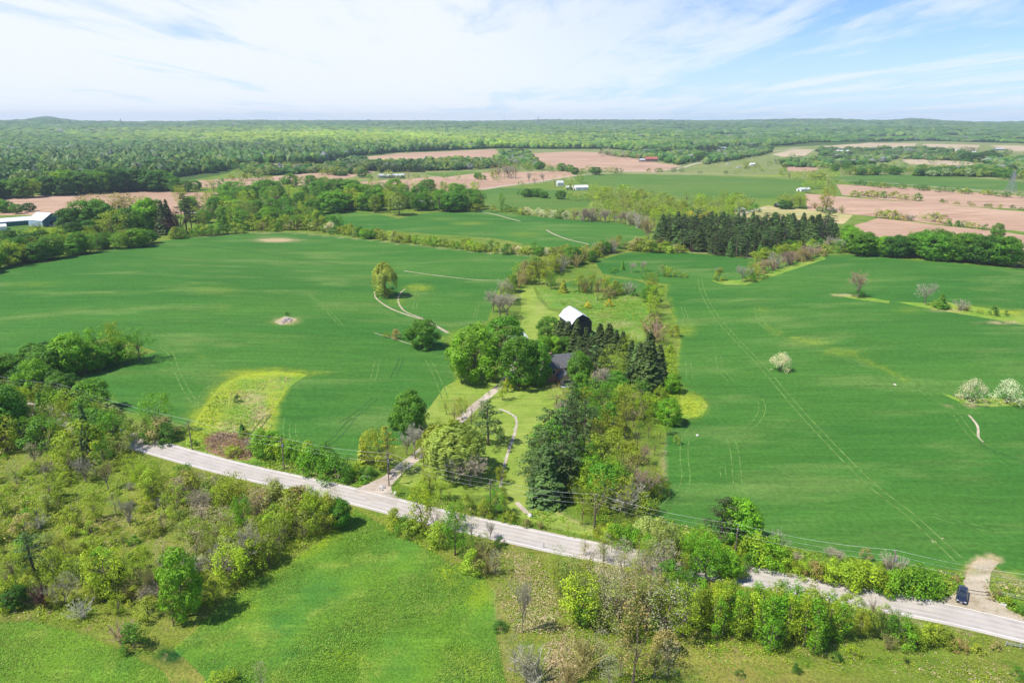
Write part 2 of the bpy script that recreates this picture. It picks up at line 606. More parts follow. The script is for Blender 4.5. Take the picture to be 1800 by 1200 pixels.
# ploughed soil
reg('ploughed_field', 'soil', '-100,354 20,348 80,343 240,336 480,341 480,361 420,372 360,376 200,378 120,384 60,378 -100,380')
reg('ploughed_field', 'soil', '312,320 380,315 480,310 560,304 640,299 660,303 560,323 450,331 330,329')
reg('ploughed_field', 'soil', '585,323 700,316 860,303 1000,301 1012,309 900,326 840,333 700,337 620,331')
reg('ploughed_field', 'soil', '615,279 700,270 870,262 880,271 850,281 700,280')
reg('ploughed_field', 'soil', '400,290 450,286 550,292 560,299 430,298')
reg('ploughed_field', 'soil', '920,271 1000,266 1060,268 1150,285 1200,292 1150,303 1080,301 1000,300 930,285')
reg('ploughed_field', 'soil', '1470,324 1600,330 1800,345 1960,352 1960,376 1800,368 1650,360 1480,343')
reg('ploughed_field', 'soil', '1470,345 1640,358.5 1800,372 1960,382 1960,416 1800,407 1650,394 1530,380 1420,369 1415,340')
reg('ploughed_field', 'soil', '1497,398 1545,383 1650,396 1750,406 1800,413 1960,424 1960,452 1780,444 1700,441 1520,412')
reg('ploughed_field', 'soil', '1375,292 1420,286 1450,293 1425,302 1385,301')
reg('ploughed_field', 'tan', '1355,272 1400,262 1432,263 1405,280')
reg('ploughed_field', 'tan', '1440,258 1530,251 1612,252 1600,262 1450,262')
reg('ploughed_field', 'tan', '1622,253 1722,255 1715,268 1625,262')
reg('ploughed_field', 'tan', '1580,279 1700,284 1730,292 1600,289')
reg('ploughed_field', 'tan', '1740,255 1990,262 1990,270 1780,266')
reg('ploughed_field', 'tan', '1762,289 1990,292 1990,301 1765,301')
reg('ploughed_field', 'tan', '1440,264 1500,266 1570,270 1560,276 1480,274')
reg('ploughed_field', 'tan', '1600,292 1680,296 1760,300 1720,304 1620,300')
reg('crop_field', 'crop_far', '1455,288 1560,294 1640,300 1560,303 1465,298')
FARCLEAR = ['1500,241 1600,239.5 1625,242.5 1520,245', '1650,238 1760,239 1745,243 1665,242.5', '1215,238 1290,236.5 1350,238.5 1260,241.5', '1380,246 1450,243.5 1480,246 1410,250', '1120,243 1180,241.5 1190,244 1130,246', '1690,247 1800,246 1900,248 1800,251', '1000,236 1060,235 1070,237 1010,238', '1560,229 1640,228.5 1650,230 1575,230.8']
for i_, f_ in enumerate(FARCLEAR):
    reg('ploughed_field' if i_ % 2 else 'pasture_clearing', 'tan' if i_ % 2 else 'pasture', f_, 0.2)
reg('stubble_field', 'stubble', '1290,375 1350,361 1500,378 1482,394 1400,391 1310,386')
# green crop
reg('crop_field', 'crop_far', '843,337 880,330 935,331 990,335 1040,352 1030,364 960,369 870,366 850,356')
reg('crop_field', 'crop_far', '1005,311 1060,306 1200,308 1320,312 1425,319 1440,330 1400,346 1300,351 1210,351 1100,331 1020,323')
reg('crop_field', 'crop_far', '1465,311 1560,306 1650,308 1800,320 1960,330 1960,345 1700,332 1500,322')
reg('crop_field', 'crop_far', '740,305 830,301 850,303 780,312')
reg('crop_field', 'crop_far', '0,385 60,380 115,386 60,402 -60,410', 0.5)
reg('crop_field', 'crop', '548,392 575,372 650,374 700,384 750,374 860,370 920,378 1000,386 1080,392 1130,399 1137,420 1100,437 1050,438 960,434 860,418 700,407')
reg('crop_field', 'crop', '''-320,520 -120,492 0,470 100,452 275,426 330,417 430,409 520,409 640,420 760,434 860,444 950,448 948,462 900,482 880,500 868,530 858,562
 800,600 803,650 806,680 800,715 770,745 740,770 690,785 650,800 612,818 590,810 560,792 470,775 420,765 345,752 310,742 270,730 215,722 160,700 140,665 200,640 275,618
 200,590 110,610 0,640 -120,660 -320,680''')
reg('weed_patch', 'weeds', '335,752 365,705 390,675 430,658 480,652 540,658 505,682 482,720 472,760 466,800 440,815 330,800 325,770')
reg('crop_field', 'crop', '''1130,885 1160,862 1168,820 1166,790 1172,762 1185,745 1200,700 1194,660 1190,640 1196,600 1186,560 1172,520 1172,500 1130,492 1060,482 1045,460 1100,444 1200,444 1325,455 1330,478 1400,460 1440,449 1500,447
 1600,455 1780,471 1980,486 2300,520 2300,1120 1960,1075 1800,1020 1765,1005 1740,985 1715,985 1690,1003 1560,988 1400,962 1290,945 1240,930 1200,925 1130,905''')
reg('crop_field', 'crop', '1010,492 1060,487 1120,493 1142,500 1140,515 1050,520 1010,510 985,500')
# grassy islands in the right field
reg('grass_island', 'weeds', '1140,745 1165,690 1200,686 1232,697 1245,713 1236,728 1205,737 1172,752')
reg('grass_island', 'weeds', '1455,516 1500,518 1565,529 1562,533 1500,525', 0.3)
reg('grass_island', 'weeds', '1575,530 1620,532 1660,530 1720,540 1820,552 1900,560 1900,585 1800,571 1740,560 1660,547 1610,538', 0.4)
reg('grass_island', 'weeds', '1655,691 1690,700 1800,700 1815,712 1740,714 1690,708', 0.3)
reg('grass_island', 'weeds', '1250,493 1300,492 1340,480 1445,450 1452,455 1345,490 1310,501 1270,500', 0.3)
reg('bare_patch', 'stubble', '455,421 490,419.5 516,421.5 500,424.5 470,424', 0.5, 5)
reg('bare_patch', 'dirt', '482,566 500,556 522,560 514,567 494,571', 0.3, 4)
reg('bare_patch', 'dirt', '1636,947 1646,951 1640,954', 0.1, 3)
reg('bare_patch', 'dirt', '1651,944 1660,945 1655,948', 0.1, 3)
# lawns and homestead
reg('lawn', 'lawn', '905,600 900,575 916,545 915,515 925,500 936,503 945,525 965,545 990,552 1000,575 985,600 960,612 925,612')
reg('lawn', 'lawn', '780,680 830,655 960,655 990,690 985,740 960,790 930,860 920,870 1010,915 1060,930 1040,942 960,925 905,905 880,870 780,870 700,850 712,828 745,800 745,730')
reg('rough_meadow', 'paddock', '942,505 1000,510 1060,512 1120,520 1140,545 1150,590 1120,600 1040,595 1035,560 1000,545 965,540')
reg('reed_bed', 'redbrush', '355,766 380,757 425,761 442,774 447,800 438,809 400,806 364,794', 1.5, 6)
# hay meadows near the camera
reg('hay_meadow', 'hay', '625,893 690,935 760,968 810,1000 850,1015 868,1040 875,1120 890,1200 910,1320 330,1320 360,1190 305,1140 390,1060 460,1010 560,955 600,915', 5)
reg('hay_meadow', 'hay', '-300,1100 0,1093 60,1092 150,1115 230,1150 290,1180 330,1320 -400,1320', 5)


# roads and tracks (ribbons in metres)
ROAD = ground_line(P('-420,520 -200,612 0,694 110,735 232,774 400,821 600,866 750,904 900,938 1050,969 1300,1009 1500,1046 1650,1074 1800,1109 2000,1160 2300,1240'), 8)
REG.append(('road', 'road', ribbon(ROAD, 3.7)))
DRIVE = ground_line(P('655,880 672,856 700,826 735,800 762,775 790,755 830,718 862,692 885,672 905,640 915,600'), 6)
REG.append(('driveway', 'gravel', ribbon(DRIVE, (2.1, 1.3))))
a_ = np.array(P('618,862 650,848 668,840 690,828 700,835 686,850 690,866 704,879 696,885 640,872'))
x_, y_, z_ = at(a_[:, 0], a_[:, 1])
REG.append(('driveway', 'gravel', list(zip(x_.tolist(), y_.tolist()))))
a_ = np.array(P('1640,1056 1672,1046 1690,1030 1698,1010 1708,990 1722,980 1745,982 1756,988 1742,1005 1738,1030 1748,1052 1775,1072 1800,1082 1800,1092 1640,1062'))
x_, y_, z_ = at(a_[:, 0], a_[:, 1])
REG.append(('field_entrance', 'dirt', list(zip(x_.tolist(), y_.tolist()))))
for nm, mt, px, w in [
    ('dirt_track', 'dirt', '658,512 662,525 685,541 715,553 745,562 765,572 788,585', (0.35, 0.9)),
    ('dirt_track', 'dirt', '712,508 703,516 700,530 712,547 745,560', 0.45),
    ('dirt_track', 'dirt', '710,476 760,483 830,491 888,493', (0.6, 0.3)),
    ('dirt_track', 'dirt', '658,585 690,594 720,604 760,612', 0.25),
    ('dirt_track', 'dirt', '832,370 870,377 915,389', 0.9),
    ('dirt_track', 'dirt', '960,404 975,412 1000,421 1035,429', 0.8),
    ('dirt_track', 'dirt', '1703,729 1718,748 1720,768 1728,776', 0.35),
    ('dirt_track', 'dirt', '1120,439 1200,443 1280,447 1322,454', 0.8),
    ('stone_creek', 'gravel', '878,718 900,728 908,740 905,760 900,775 893,795 886,820 881,845 880,858', 0.35),
    ('stone_creek', 'gravel', '908,882 918,893 932,906', 0.6),
    ('country_road', 'gravel', '820,338 860,331 900,325 960,317 1040,306 1100,302 1170,299', 3.2),
    ('country_road', 'gravel', '1100,303 1200,305 1300,308 1440,314 1600,325 1800,341 2000,356', 2.6),
    ('country_road', 'gravel', '1165,300 1215,290 1260,280 1290,274 1350,267 1395,261 1412,259', 3.6),
    ('country_road', 'gravel', '1300,378 1320,371 1345,365', 2.0),
]:
    REG.append((nm, mt, ribbon(ground_line(P(px), 5), w)))


def pip(px, py, poly):
    inside = np.zeros(len(px), bool)
    n = len(poly)
    j = n - 1
    for i in range(n):
        xi, yi = poly[i]
        xj, yj = poly[j]
        if yi != yj:
            c = ((yi > py) != (yj > py)) & (px < (xj - xi) * (py - yi) / (yj - yi) + xi)
            inside ^= c
        j = i
    return inside


# soft tone marks on the ground: (x, y, rx, ry, channel, strength)  channel 0 yellow, 1 dry / bare, 2 dark or lush
BLOBS = [(486, 422, 50, 5, 1, .8), (503, 564, 30, 8, 1, .6), (503, 566, 40, 10, 0, .4), (580, 560, 160, 30, 0, .10), (250, 560, 120, 16, 0, .14), (640, 640, 70, 30, 0, .12), (1500, 560, 160, 20, 0, .10), (1450, 700, 120, 40, 0, .10), (1650, 800, 100, 50, 0, .08), (1350, 850, 70, 40, 0, .1),
    # weedy patch and its yellow halo
    (365, 735, 40, 30, 0, .9), (400, 690, 40, 22, 0, .8), (440, 658, 60, 10, 0, 1.0), (510, 655, 50, 8, 0, .8), (560, 655, 40, 5, 0, .5), (480, 720, 14, 50, 0, .9), (465, 765, 16, 35, 0, .9),
    (440, 700, 34, 16, 1, .6), (455, 735, 24, 34, 1, .6), (405, 748, 34, 18, 1, .5), (430, 775, 30, 14, 1, .5), (400, 705, 24, 8, 1, .4), (430, 690, 16, 10, 2, .3),
    (340, 765, 40, 20, 0, .7),
    # left field
    (60, 500, 60, 8, 0, .35), (180, 520, 120, 9, 1, .10), (60, 545, 70, 10, 1, .12), (380, 510, 60, 14, 0, .33), (390, 540, 30, 12, 0, .28), (300, 440, 120, 6, 0, .2), (490, 600, 40, 6, 0, .25),
    (735, 506, 30, 8, 0, .75), (690, 470, 60, 6, 0, .2), (355, 628, 14, 5, 0, .4), (700, 530, 30, 10, 0, .4), (725, 520, 15, 15, 0, .25), (450, 530, 200, 40, 0, .12), (200, 470, 160, 14, 0, .15),
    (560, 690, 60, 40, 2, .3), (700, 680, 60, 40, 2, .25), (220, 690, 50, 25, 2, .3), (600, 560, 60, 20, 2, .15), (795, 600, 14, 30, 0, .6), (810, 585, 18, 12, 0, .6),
    (30, 570, 60, 20, 2, .2), (650, 805, 30, 10, 0, .5), (610, 812, 30, 6, 0, .5),
    # mid field
    (770, 385, 40, 5, 0, .35), (830, 392, 50, 5, 0, .5), (780, 400, 60, 4, 0, .3), (920, 412, 40, 7, 0, .45), (950, 400, 20, 6, 0, .3), (1040, 418, 50, 6, 2, .3), (650, 385, 50, 5, 2, .2), (640, 378, 20, 5, 0, .3),
    # right field
    (1340, 545, 28, 10, 0, .35), (1365, 585, 20, 14, 0, .33), (1420, 600, 50, 9, 0, .45), (1480, 620, 60, 9, 0, .45), (1540, 645, 30, 6, 0, .3), (1600, 545, 40, 8, 0, .4), (1700, 540, 90, 6, 0, .5), (1780, 548, 60, 5, 0, .8),
    (1520, 640, 20, 4, 1, .3), (1340, 700, 60, 40, 2, .25), (1250, 760, 60, 60, 2, .2), (1500, 850, 90, 60, 2, .15), (1620, 620, 120, 40, 2, .15), (1250, 600, 40, 60, 2, .12), (1185, 870, 30, 40, 2, .3),
    (1190, 700, 40, 30, 0, .5), (1205, 580, 25, 14, 0, .6), (1165, 820, 10, 40, 1, .5), (1705, 1000, 30, 10, 0, .6), (1780, 1010, 40, 12, 0, .5), (1300, 560, 60, 10, 0, .15),
    (1215, 715, 30, 22, 0, 1.0), (1240, 713, 6, 8, 1, .5), (1170, 712, 18, 16, 2, .7), (1480, 519, 40, 3, 1, .7), (1670, 545, 50, 4, 1, .6), (1760, 567, 50, 3, 1, .8), (1700, 712, 60, 4, 1, .6), (1290, 499, 20, 3, 1, .4),
    # homestead meadows
    (925, 520, 12, 25, 0, .45), (950, 540, 14, 18, 1, .35), (930, 580, 30, 20, 0, .25), (1085, 570, 40, 8, 1, .55), (1060, 555, 30, 5, 1, .4), (1000, 530, 30, 6, 1, .35), (1110, 590, 30, 10, 1, .4), (985, 522, 40, 10, 2, .2),
    (900, 800, 14, 60, 1, .12), (960, 905, 50, 10, 1, .25), (960, 880, 25, 8, 1, .45), (850, 820, 30, 30, 0, .3), (740, 850, 40, 12, 0, .35), (810, 860, 50, 12, 0, .3), (1130, 730, 20, 40, 2, .6), (1060, 800, 30, 30, 0, .5),
    # hay meadow
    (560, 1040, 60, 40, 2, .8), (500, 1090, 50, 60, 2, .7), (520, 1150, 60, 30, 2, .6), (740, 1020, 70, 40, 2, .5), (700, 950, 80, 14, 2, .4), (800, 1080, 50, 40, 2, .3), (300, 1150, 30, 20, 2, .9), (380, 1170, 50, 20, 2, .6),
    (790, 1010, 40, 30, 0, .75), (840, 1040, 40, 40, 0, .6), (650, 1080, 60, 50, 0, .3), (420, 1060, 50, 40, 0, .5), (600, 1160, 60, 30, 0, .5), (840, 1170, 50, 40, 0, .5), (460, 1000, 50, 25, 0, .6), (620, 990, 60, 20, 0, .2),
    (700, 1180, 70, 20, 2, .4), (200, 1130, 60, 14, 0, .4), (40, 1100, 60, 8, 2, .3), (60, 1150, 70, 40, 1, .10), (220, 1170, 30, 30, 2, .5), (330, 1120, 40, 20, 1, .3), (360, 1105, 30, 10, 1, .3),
    # scrub near the camera
    (190, 920, 45, 18, 1, .5), (200, 930, 30, 12, 1, .3), (10, 960, 25, 20, 1, .4), (230, 1010, 40, 20, 1, .2), (60, 830, 60, 20, 0, .4), (150, 870, 60, 20, 0, .4), (20, 1080, 60, 8, 1, .2), (40, 880, 40, 20, 0, .2),
    (920, 1010, 28, 26, 1, .8), (960, 1055, 22, 10, 1, .8), (930, 1075, 30, 10, 1, .6), (940, 960, 40, 10, 2, .6), (925, 1050, 25, 14, 2, .5), (990, 1150, 20, 50, 1, .8), (960, 1095, 30, 10, 2, .5), (975, 1110, 35, 8, 1, .4),
    (1290, 1130, 30, 14, 1, .4), (1300, 1155, 20, 12, 1, .4), (1400, 1150, 60, 14, 2, .4), (1500, 1190, 80, 14, 0, .3), (1600, 1170, 60, 20, 1, .22), (1700, 1150, 80, 14, 1, .15), (1540, 1115, 20, 10, 1, .4), (1450, 1170, 40, 16, 0, .4),
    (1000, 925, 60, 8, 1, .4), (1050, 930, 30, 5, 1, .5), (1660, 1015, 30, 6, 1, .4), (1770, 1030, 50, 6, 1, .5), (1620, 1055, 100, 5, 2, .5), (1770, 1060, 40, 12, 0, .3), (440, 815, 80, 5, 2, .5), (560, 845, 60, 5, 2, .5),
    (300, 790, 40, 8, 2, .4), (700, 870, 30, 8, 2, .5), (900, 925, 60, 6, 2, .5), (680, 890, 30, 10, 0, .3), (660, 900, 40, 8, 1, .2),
    # distance
    (1300, 281, 60, 3, 0, .25), (1370, 309, 80, 1.6, 0, .9), (1440, 309, 40, 1.6, 0, .9), (1250, 304, 40, 1.2, 0, .6), (1400, 382, 70, 3, 0, .4), (1450, 378, 50, 2, 0, .5), (690, 276, 60, 3, 1, .4), (1100, 295, 60, 4, 1, .3),
]
# bare worn edges: polylines in pixels with half width and strength
STROKES = [
    ('160,680 200,700 215,722', 6, 0, .4), ('770,590 800,620 804,680', 5, 0, .6), ('885,495 870,530 860,560', 4, 0, .3), ('480,790 540,800 600,812', 6, 0, .3),
    ('1172,500 1186,560 1196,600 1190,640', 5, 0, .5), ('1168,860 1168,800 1175,760', 5, 1, .4), ('1400,595 1440,603 1500,625 1560,650 1600,672', 5, 0, .5), ('1332,538 1332,560 1345,575 1400,596', 3, 0, .5),
    ('330,418 430,410 520,410 640,421 760,435 860,445 950,449', 1.5, 1, .5), ('0,472 100,454 275,428', 1.5, 1, .4), ('1500,448 1600,456 1780,472', 1.5, 0, .5),
    ('240,765 400,812 600,856 640,866', 3, 1, .6), ('700,885 860,925 1000,955', 3, 1, .5), ('870,948 960,968', 3, 1, .4), ('1320,1003 1500,1035 1640,1057', 3, 1, .5), ('1600,1090 1700,1112 1800,1134', 4, 1, .7),
    ('870,1040 885,1120 900,1200', 14, 1, .35), ('300,1130 400,1060 480,1000 590,940', 16, 0, .6), ('0,1092 60,1090 150,1112 230,1148', 5, 2, .4), ('335,752 365,705 390,675 430,657 480,651 540,657', 8, 0, .7), ('505,682 482,720 472,760', 7, 0, .6),
    ('1695,1012 1712,985 1740,978 1762,988', 7, 1, .7), ('1800,1022 1740,1000 1765,1020 1800,1040', 5, 1, .5), ('960,905 985,900 1010,915 1060,935', 3, 1, .5), ('1045,436 1060,438 1075,438', 2, 1, .8),
]


def seg_dist(px, py, a, b):
    dx, dy = b[0] - a[0], b[1] - a[1]
    t = np.clip(((px - a[0]) * dx + (py - a[1]) * dy) / (dx * dx + dy * dy), 0, 1)
    return np.hypot(px - a[0] - dx * t, py - a[1] - dy * t)


def build_ground():
    # perspective-adapted point grid
    az = np.radians(np.concatenate([np.arange(-180, -52, 8.0), np.arange(-52, 52.01, 0.42), np.arange(60, 180, 8.0)]))
    rr = [4.0, 25.0, 50.0]
    r = 70.0
    while r < 11500:
        rr.append(r)
        r *= 1.0175 if r < 1500 else 1.03
    rr = np.array(rr)
    A, R = np.meshgrid(az, rr)
    rg = np.random.default_rng(2)
    A = A + rg.uniform(-.3, .3, A.shape) * np.radians(0.42)
    X, Y = (R * np.sin(A)).ravel(), (R * np.cos(A)).ravel()
    V = [Vector((a, b)) for a, b in zip(X.tolist(), Y.tolist())]
    E = []
    for _, _, poly in REG:
        b = len(V)
        for q in poly:
            V.append(Vector(q))
        k = len(poly)
        E += [(b + i, b + (i + 1) % k) for i in range(k)]
    v, e, f, _, _, _ = delaunay_2d_cdt(V, E, [], 0, 1e-4, False)
    v = np.array([(q.x, q.y) for q in v])
    f = np.array([t for t in f if len(t) == 3], np.int32)
    c = v[f].mean(1)
    own = np.full(len(f), -1)
    for i, (_, _, poly) in enumerate(REG):
        pa = np.array(poly)
        bb = (c[:, 0] > pa[:, 0].min()) & (c[:, 0] < pa[:, 0].max()) & (c[:, 1] > pa[:, 1].min()) & (c[:, 1] < pa[:, 1].max())
        idx = np.nonzero(bb)[0]
        if len(idx):
            ins = pip(c[idx, 0], c[idx, 1], poly)
            own[idx[ins]] = i
    z = H(v[:, 0], v[:, 1])
    e_ = 1.5
    gx = (H(v[:, 0] + e_, v[:, 1]) - H(v[:, 0] - e_, v[:, 1])) / (2 * e_)
    gy = (H(v[:, 0], v[:, 1] + e_) - H(v[:, 0], v[:, 1] - e_)) / (2 * e_)
    nrm = np.stack([-gx, -gy, np.ones_like(gx)], 1)
    nrm /= np.linalg.norm(nrm, axis=1)[:, None]
    px, py, dep = proj(v[:, 0], v[:, 1], z)
    ok = dep > 5
    T = np.zeros((len(v), 4))
    T[:, 3] = 1
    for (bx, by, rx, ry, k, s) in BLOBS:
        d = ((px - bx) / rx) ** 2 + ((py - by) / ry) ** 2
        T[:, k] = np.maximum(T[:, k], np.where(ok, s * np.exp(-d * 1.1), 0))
    for (st, w, k, s) in STROKES:
        pts = P(st)
        d = np.min([seg_dist(px, py, pts[i], pts[i + 1]) for i in range(len(pts) - 1)], 0)
        T[:, k] = np.maximum(T[:, k], np.where(ok, s * np.exp(-(d / w) ** 2), 0))
    # scrubland ground: everything unclaimed below the road line
    base_scrub = (own == -1)
    cx, cy, cdp = proj(c[:, 0], c[:, 1], H(c[:, 0], c[:, 1]))
    near_road = np.interp(cx, [-400, 0, 232, 600, 900, 1300, 1800], [620, 694, 774, 866, 938, 1009, 1109])
    scrub = base_scrub & (cy > near_road) & (cdp > 0)
    own[scrub] = -2
    rc = np.hypot(c[:, 0], c[:, 1])
    ff = [i for i, q in enumerate(REG) if q[0] == 'forest_floor'][0]
    own[((own == -1) | (own == -2)) & (rc > 2400) & (c[:, 1] > 0)] = ff
    keys = {}
    for i in np.unique(own):
        nm, mt = ('ground', 'meadow') if i == -1 else ('scrub_ground', 'scrubland') if i == -2 else (REG[i][0], REG[i][1])
        keys.setdefault((nm, mt, i if nm in ('crop_field', 'ploughed_field') else 0), []).append(i)
    for (nm, mt, _), ids in keys.items():
        sel = f[np.isin(own, ids)]
        u, inv = np.unique(sel, return_inverse=True)
        F = inv.reshape(sel.shape)
        VV = np.column_stack([v[u], z[u]])
        me = nmesh(nm, VV, F, M[mt], cattr=T[u], smooth=True)
        if len(me.vertices) == len(u):
            me.normals_split_custom_set_from_vertices(nrm[u].tolist())
        o = link(nm, me)
        tag(o, kind='structure')


# road lane tone: attribute is set from distance to the centre line (wheel lanes and shoulders)
def drape(name, line, w, off, mat, kind='structure', off2=0.0):
    """thin strip following the ground; line in metres, w half width, off sideways shift"""
    V, F = [], []
    n = len(line)
    for i in range(n):
        a, b = line[max(i - 1, 0)], line[min(i + 1, n - 1)]
        dx, dy = b[0] - a[0], b[1] - a[1]
        q = math.hypot(dx, dy) + 1e-9
        nx, ny = -dy / q, dx / q
        for s in (off - w, off + w):
            V.append((line[i][0] + nx * s, line[i][1] + ny * s))
    V = np.array(V)
    Z = H(V[:, 0], V[:, 1]) + off2
    V = np.column_stack([V, Z])
    F = np.array([(2 * i, 2 * i + 2, 2 * i + 3, 2 * i + 1) for i in range(n - 1)])
    return V, F


def join(parts):
    Vs, Fs, b = [], [], 0
    for V, F in parts:
        Vs.append(V)
        Fs.append(F + b)
        b += len(V)
    return np.concatenate(Vs), np.concatenate(Fs)


def resample(line, step):
    out = [line[0]]
    for a, b in zip(line[:-1], line[1:]):
        k = max(1, int(math.hypot(b[0] - a[0], b[1] - a[1]) / step))
        for j in range(1, k + 1):
            out.append((a[0] + (b[0] - a[0]) * j / k, a[1] + (b[1] - a[1]) * j / k))
    return out


def build_marks():
    rl = resample(ROAD, 3)
    for off in (-2.9, 2.9):
        V, F = drape('m', rl, 0.11, off, None, off2=0.02)
        tag(link('road_marking', nmesh('road_marking', V, F, M['paint'])), kind='structure')
    V, F = drape('m', rl, 0.06, 0.0, None, off2=0.02)
    yl = plain('worn_centre_line', (0.47, 0.41, 0.32), 0.6, 0, 0.1, 2)
    tag(link('road_marking', nmesh('road_marking', V, F, yl)), kind='structure')
    # darker tyre lanes, each a thin worn film of asphalt
    lane = plain('tyre_worn_asphalt', (0.40, 0.365, 0.33), 0.8, 0, 0.12, 0.3)
    V, F = join([drape('m', rl, 0.33, o_, None, off2=0.012) for o_ in (-2.2, -0.8, 0.8, 2.2)])
    tag(link('road_marking', nmesh('tyre_lanes', V, F, lane)), kind='structure')
    # tramlines: pairs of wheel tracks in the crop
    pairs = [
        ('285,610 300,622 310,650 330,690 350,715', 0.9, 0), ('345,715 360,690 385,668 415,655', 0.9, 0), ('495,735 492,760 500,775 515,785', 0.9, 0), ('515,745 515,765 528,782', 0.9, 0),
        ('752,632 762,650 775,680 782,700', 1.0, 0), ('663,632 660,650 655,668', 0.9, 0), ('706,630 700,645 690,665', 0.9, 1), ('730,505 733,520 728,545', 0.9, 0),
        ('1230,490 1236,515 1258,555 1290,592 1340,645 1400,715 1460,780 1530,850 1600,905 1660,960 1692,990', 1.1, 0),
        ('1330,540 1335,560 1352,580 1400,600 1470,625 1545,650', 1.1, 0), ('1590,660 1615,680 1632,695', 1.1, 0), ('1682,730 1700,755 1722,778 1745,790', 1.0, 0),
        ('1218,752 1204,775 1203,810 1206,835 1200,860 1175,885 1160,900', 1.1, 0), ('1285,770 1292,800 1296,840 1298,866', 1.1, 0), ('1262,625 1268,650 1285,670', 1.0, 0),
        ('1335,700 1340,720 1325,745 1290,770', 1.0, 0), ('1209,630 1212,665', 1.0, 0), ('1270,820 1272,840', 0.7, 0), ('840,535 834,560', 0.7, 0),
        ('1200,540 1207,560', 0.8, 0), ('470,730 440,770', 0.9, 1), ('620,735 590,770 565,785', 1.0, 1), ('660,700 630,725 600,745', 1.0, 1), ('1720,780 1760,798 1810,815', 0.5, 1),
        ('540,515 552,525 570,540 600,572', 0.8, 0), ('330,430 420,440 520,455 600,465', 0.9, 1), ('700,560 680,548 660,540', 0.9, 0), ('1640,905 1690,920 1760,935', 0.9, 0),
    ]
    lt, dk = [], []
    for s, g, d in pairs:
        ln = resample(ground_line(P(s), 6), 4)
        for off in (-g, g):
            (dk if d else lt).append(drape('t', ln, 0.07 + 0.00045 * ln[0][1], off, None, off2=0.04))
    V, F = join(lt)
    tag(link('wheel_tracks', nmesh('wheel_tracks', V, F, M['rut'])), kind='structure')
    V, F = join(dk)
    tag(link('wheel_tracks', nmesh('wheel_furrows', V, F, M['furrow'])), kind='structure')


build_ground()
build_marks()

# ------------------------------------------------------------------ plants: shapes
SUNH = np.array([SUN_V.x * 0.25, SUN_V.y * 0.25, 0.36])


def unit(a):
    return a / (np.linalg.norm(a, axis=-1, keepdims=True) + 1e-9)


def quads(C, Nn, sx, sy, rg, up=None, roll=None):
    """leaf-sized quads: centres, normals, half sizes"""
    n = len(C)
    ref = rg.normal(size=(n, 3)) if up is None else up
    t = unit(np.cross(Nn, ref))
    b = unit(np.cross(Nn, t))
    sx = np.broadcast_to(sx, n)[:, None]
    sy = np.broadcast_to(sy, n)[:, None]
    V = np.stack([C - t * sx, C - b * sy * 0.9, C + t * sx, C + b * sy * 1.1], 1)      # diamond leaves
    return V


def tube(pts, rad, k=5):
    pts = np.array(pts, float)
    n = len(pts)
    V = []
    for i in range(n):
        d = pts[min(i + 1, n - 1)] - pts[max(i - 1, 0)]
        d = d / (np.linalg.norm(d) + 1e-9)
        a = np.cross(d, [0.31, 0.2, 0.93] if abs(d[2]) < 0.9 else [1, 0, 0])
        a /= np.linalg.norm(a) + 1e-9
        b = np.cross(d, a)
        for j in range(k):
            w = 2 * math.pi * j / k
            V.append(pts[i] + rad[i] * (math.cos(w) * a + math.sin(w) * b))
    F = []
    for i in range(n - 1):
        for j in range(k):
            F.append((i * k + j, i * k + (j + 1) % k, (i + 1) * k + (j + 1) % k, (i + 1) * k + j))
    return np.array(V), np.array(F)


def sphere_dirs(n, rg, up=0.0):
    d = unit(rg.normal(size=(n, 3)))
    d[:, 2] += up
    return unit(d)


def blob_leaves(rg, centres, radii, per, leaf, flat=1.0, axis=None, upb=0.25):
    """leaf quads over clumps; every clump is a small rough ball"""
    C, Nn, S, VV = [], [], [], []
    for c, r in zip(centres, radii):
        k = max(6, int(per * (r ** 2)))
        d = sphere_dirs(k, rg, upb)
        q = r * (0.72 + 0.35 * rg.random((k, 1)))
        p = c + d * q * np.array([1, 1, flat])
        out = unit(c - axis) if axis is not None else np.zeros(3)
        nn = unit(d * 1.0 + out * 0.35 + rg.normal(size=(k, 3)) * 0.36 + SUNH)
        C.append(p)
        Nn.append(nn)
        S.append(leaf * rg.uniform(0.6, 1.25, k))
        VV.append(np.full(k, rg.uniform(0.76, 1.26)) * rg.uniform(0.85, 1.15, k))
    C, Nn, S, VV = map(np.concatenate, (C, Nn, S, VV))
    return quads(C, Nn, S, S * rg.uniform(0.7, 1.1, len(S)), rg), VV


def limbs(rg, h0, ends, r0=0.22, sides=5, droop=0.0):
    """trunk to h0 and limbs towards the given end points"""
    parts = []
    top = h0 + 2.0
    lean = rg.uniform(-.25, .25, 2)
    pts = [np.array([lean[0] * t, lean[1] * t, top * t]) for t in np.linspace(0, 1, 6)]
    pts[0] = pts[0] - np.array([0, 0, 0.3])
    parts.append(tube(pts, [r0 * 1.35, r0 * 1.0, r0 * 0.9, r0 * 0.8, r0 * 0.65, r0 * 0.5], sides + 1))
    for e in ends:
        s = pts[rg.integers(3, 6)]
        m_ = (s + e) / 2 + rg.normal(size=3) * 0.25
        m_[2] += 0.3
        parts.append(tube([s, (s + m_) / 2, m_, (m_ + e) / 2 + rg.normal(size=3) * 0.1, e], [r0 * 0.42, r0 * 0.33, r0 * 0.24, r0 * 0.15, r0 * 0.06], 4))
    return join(parts)


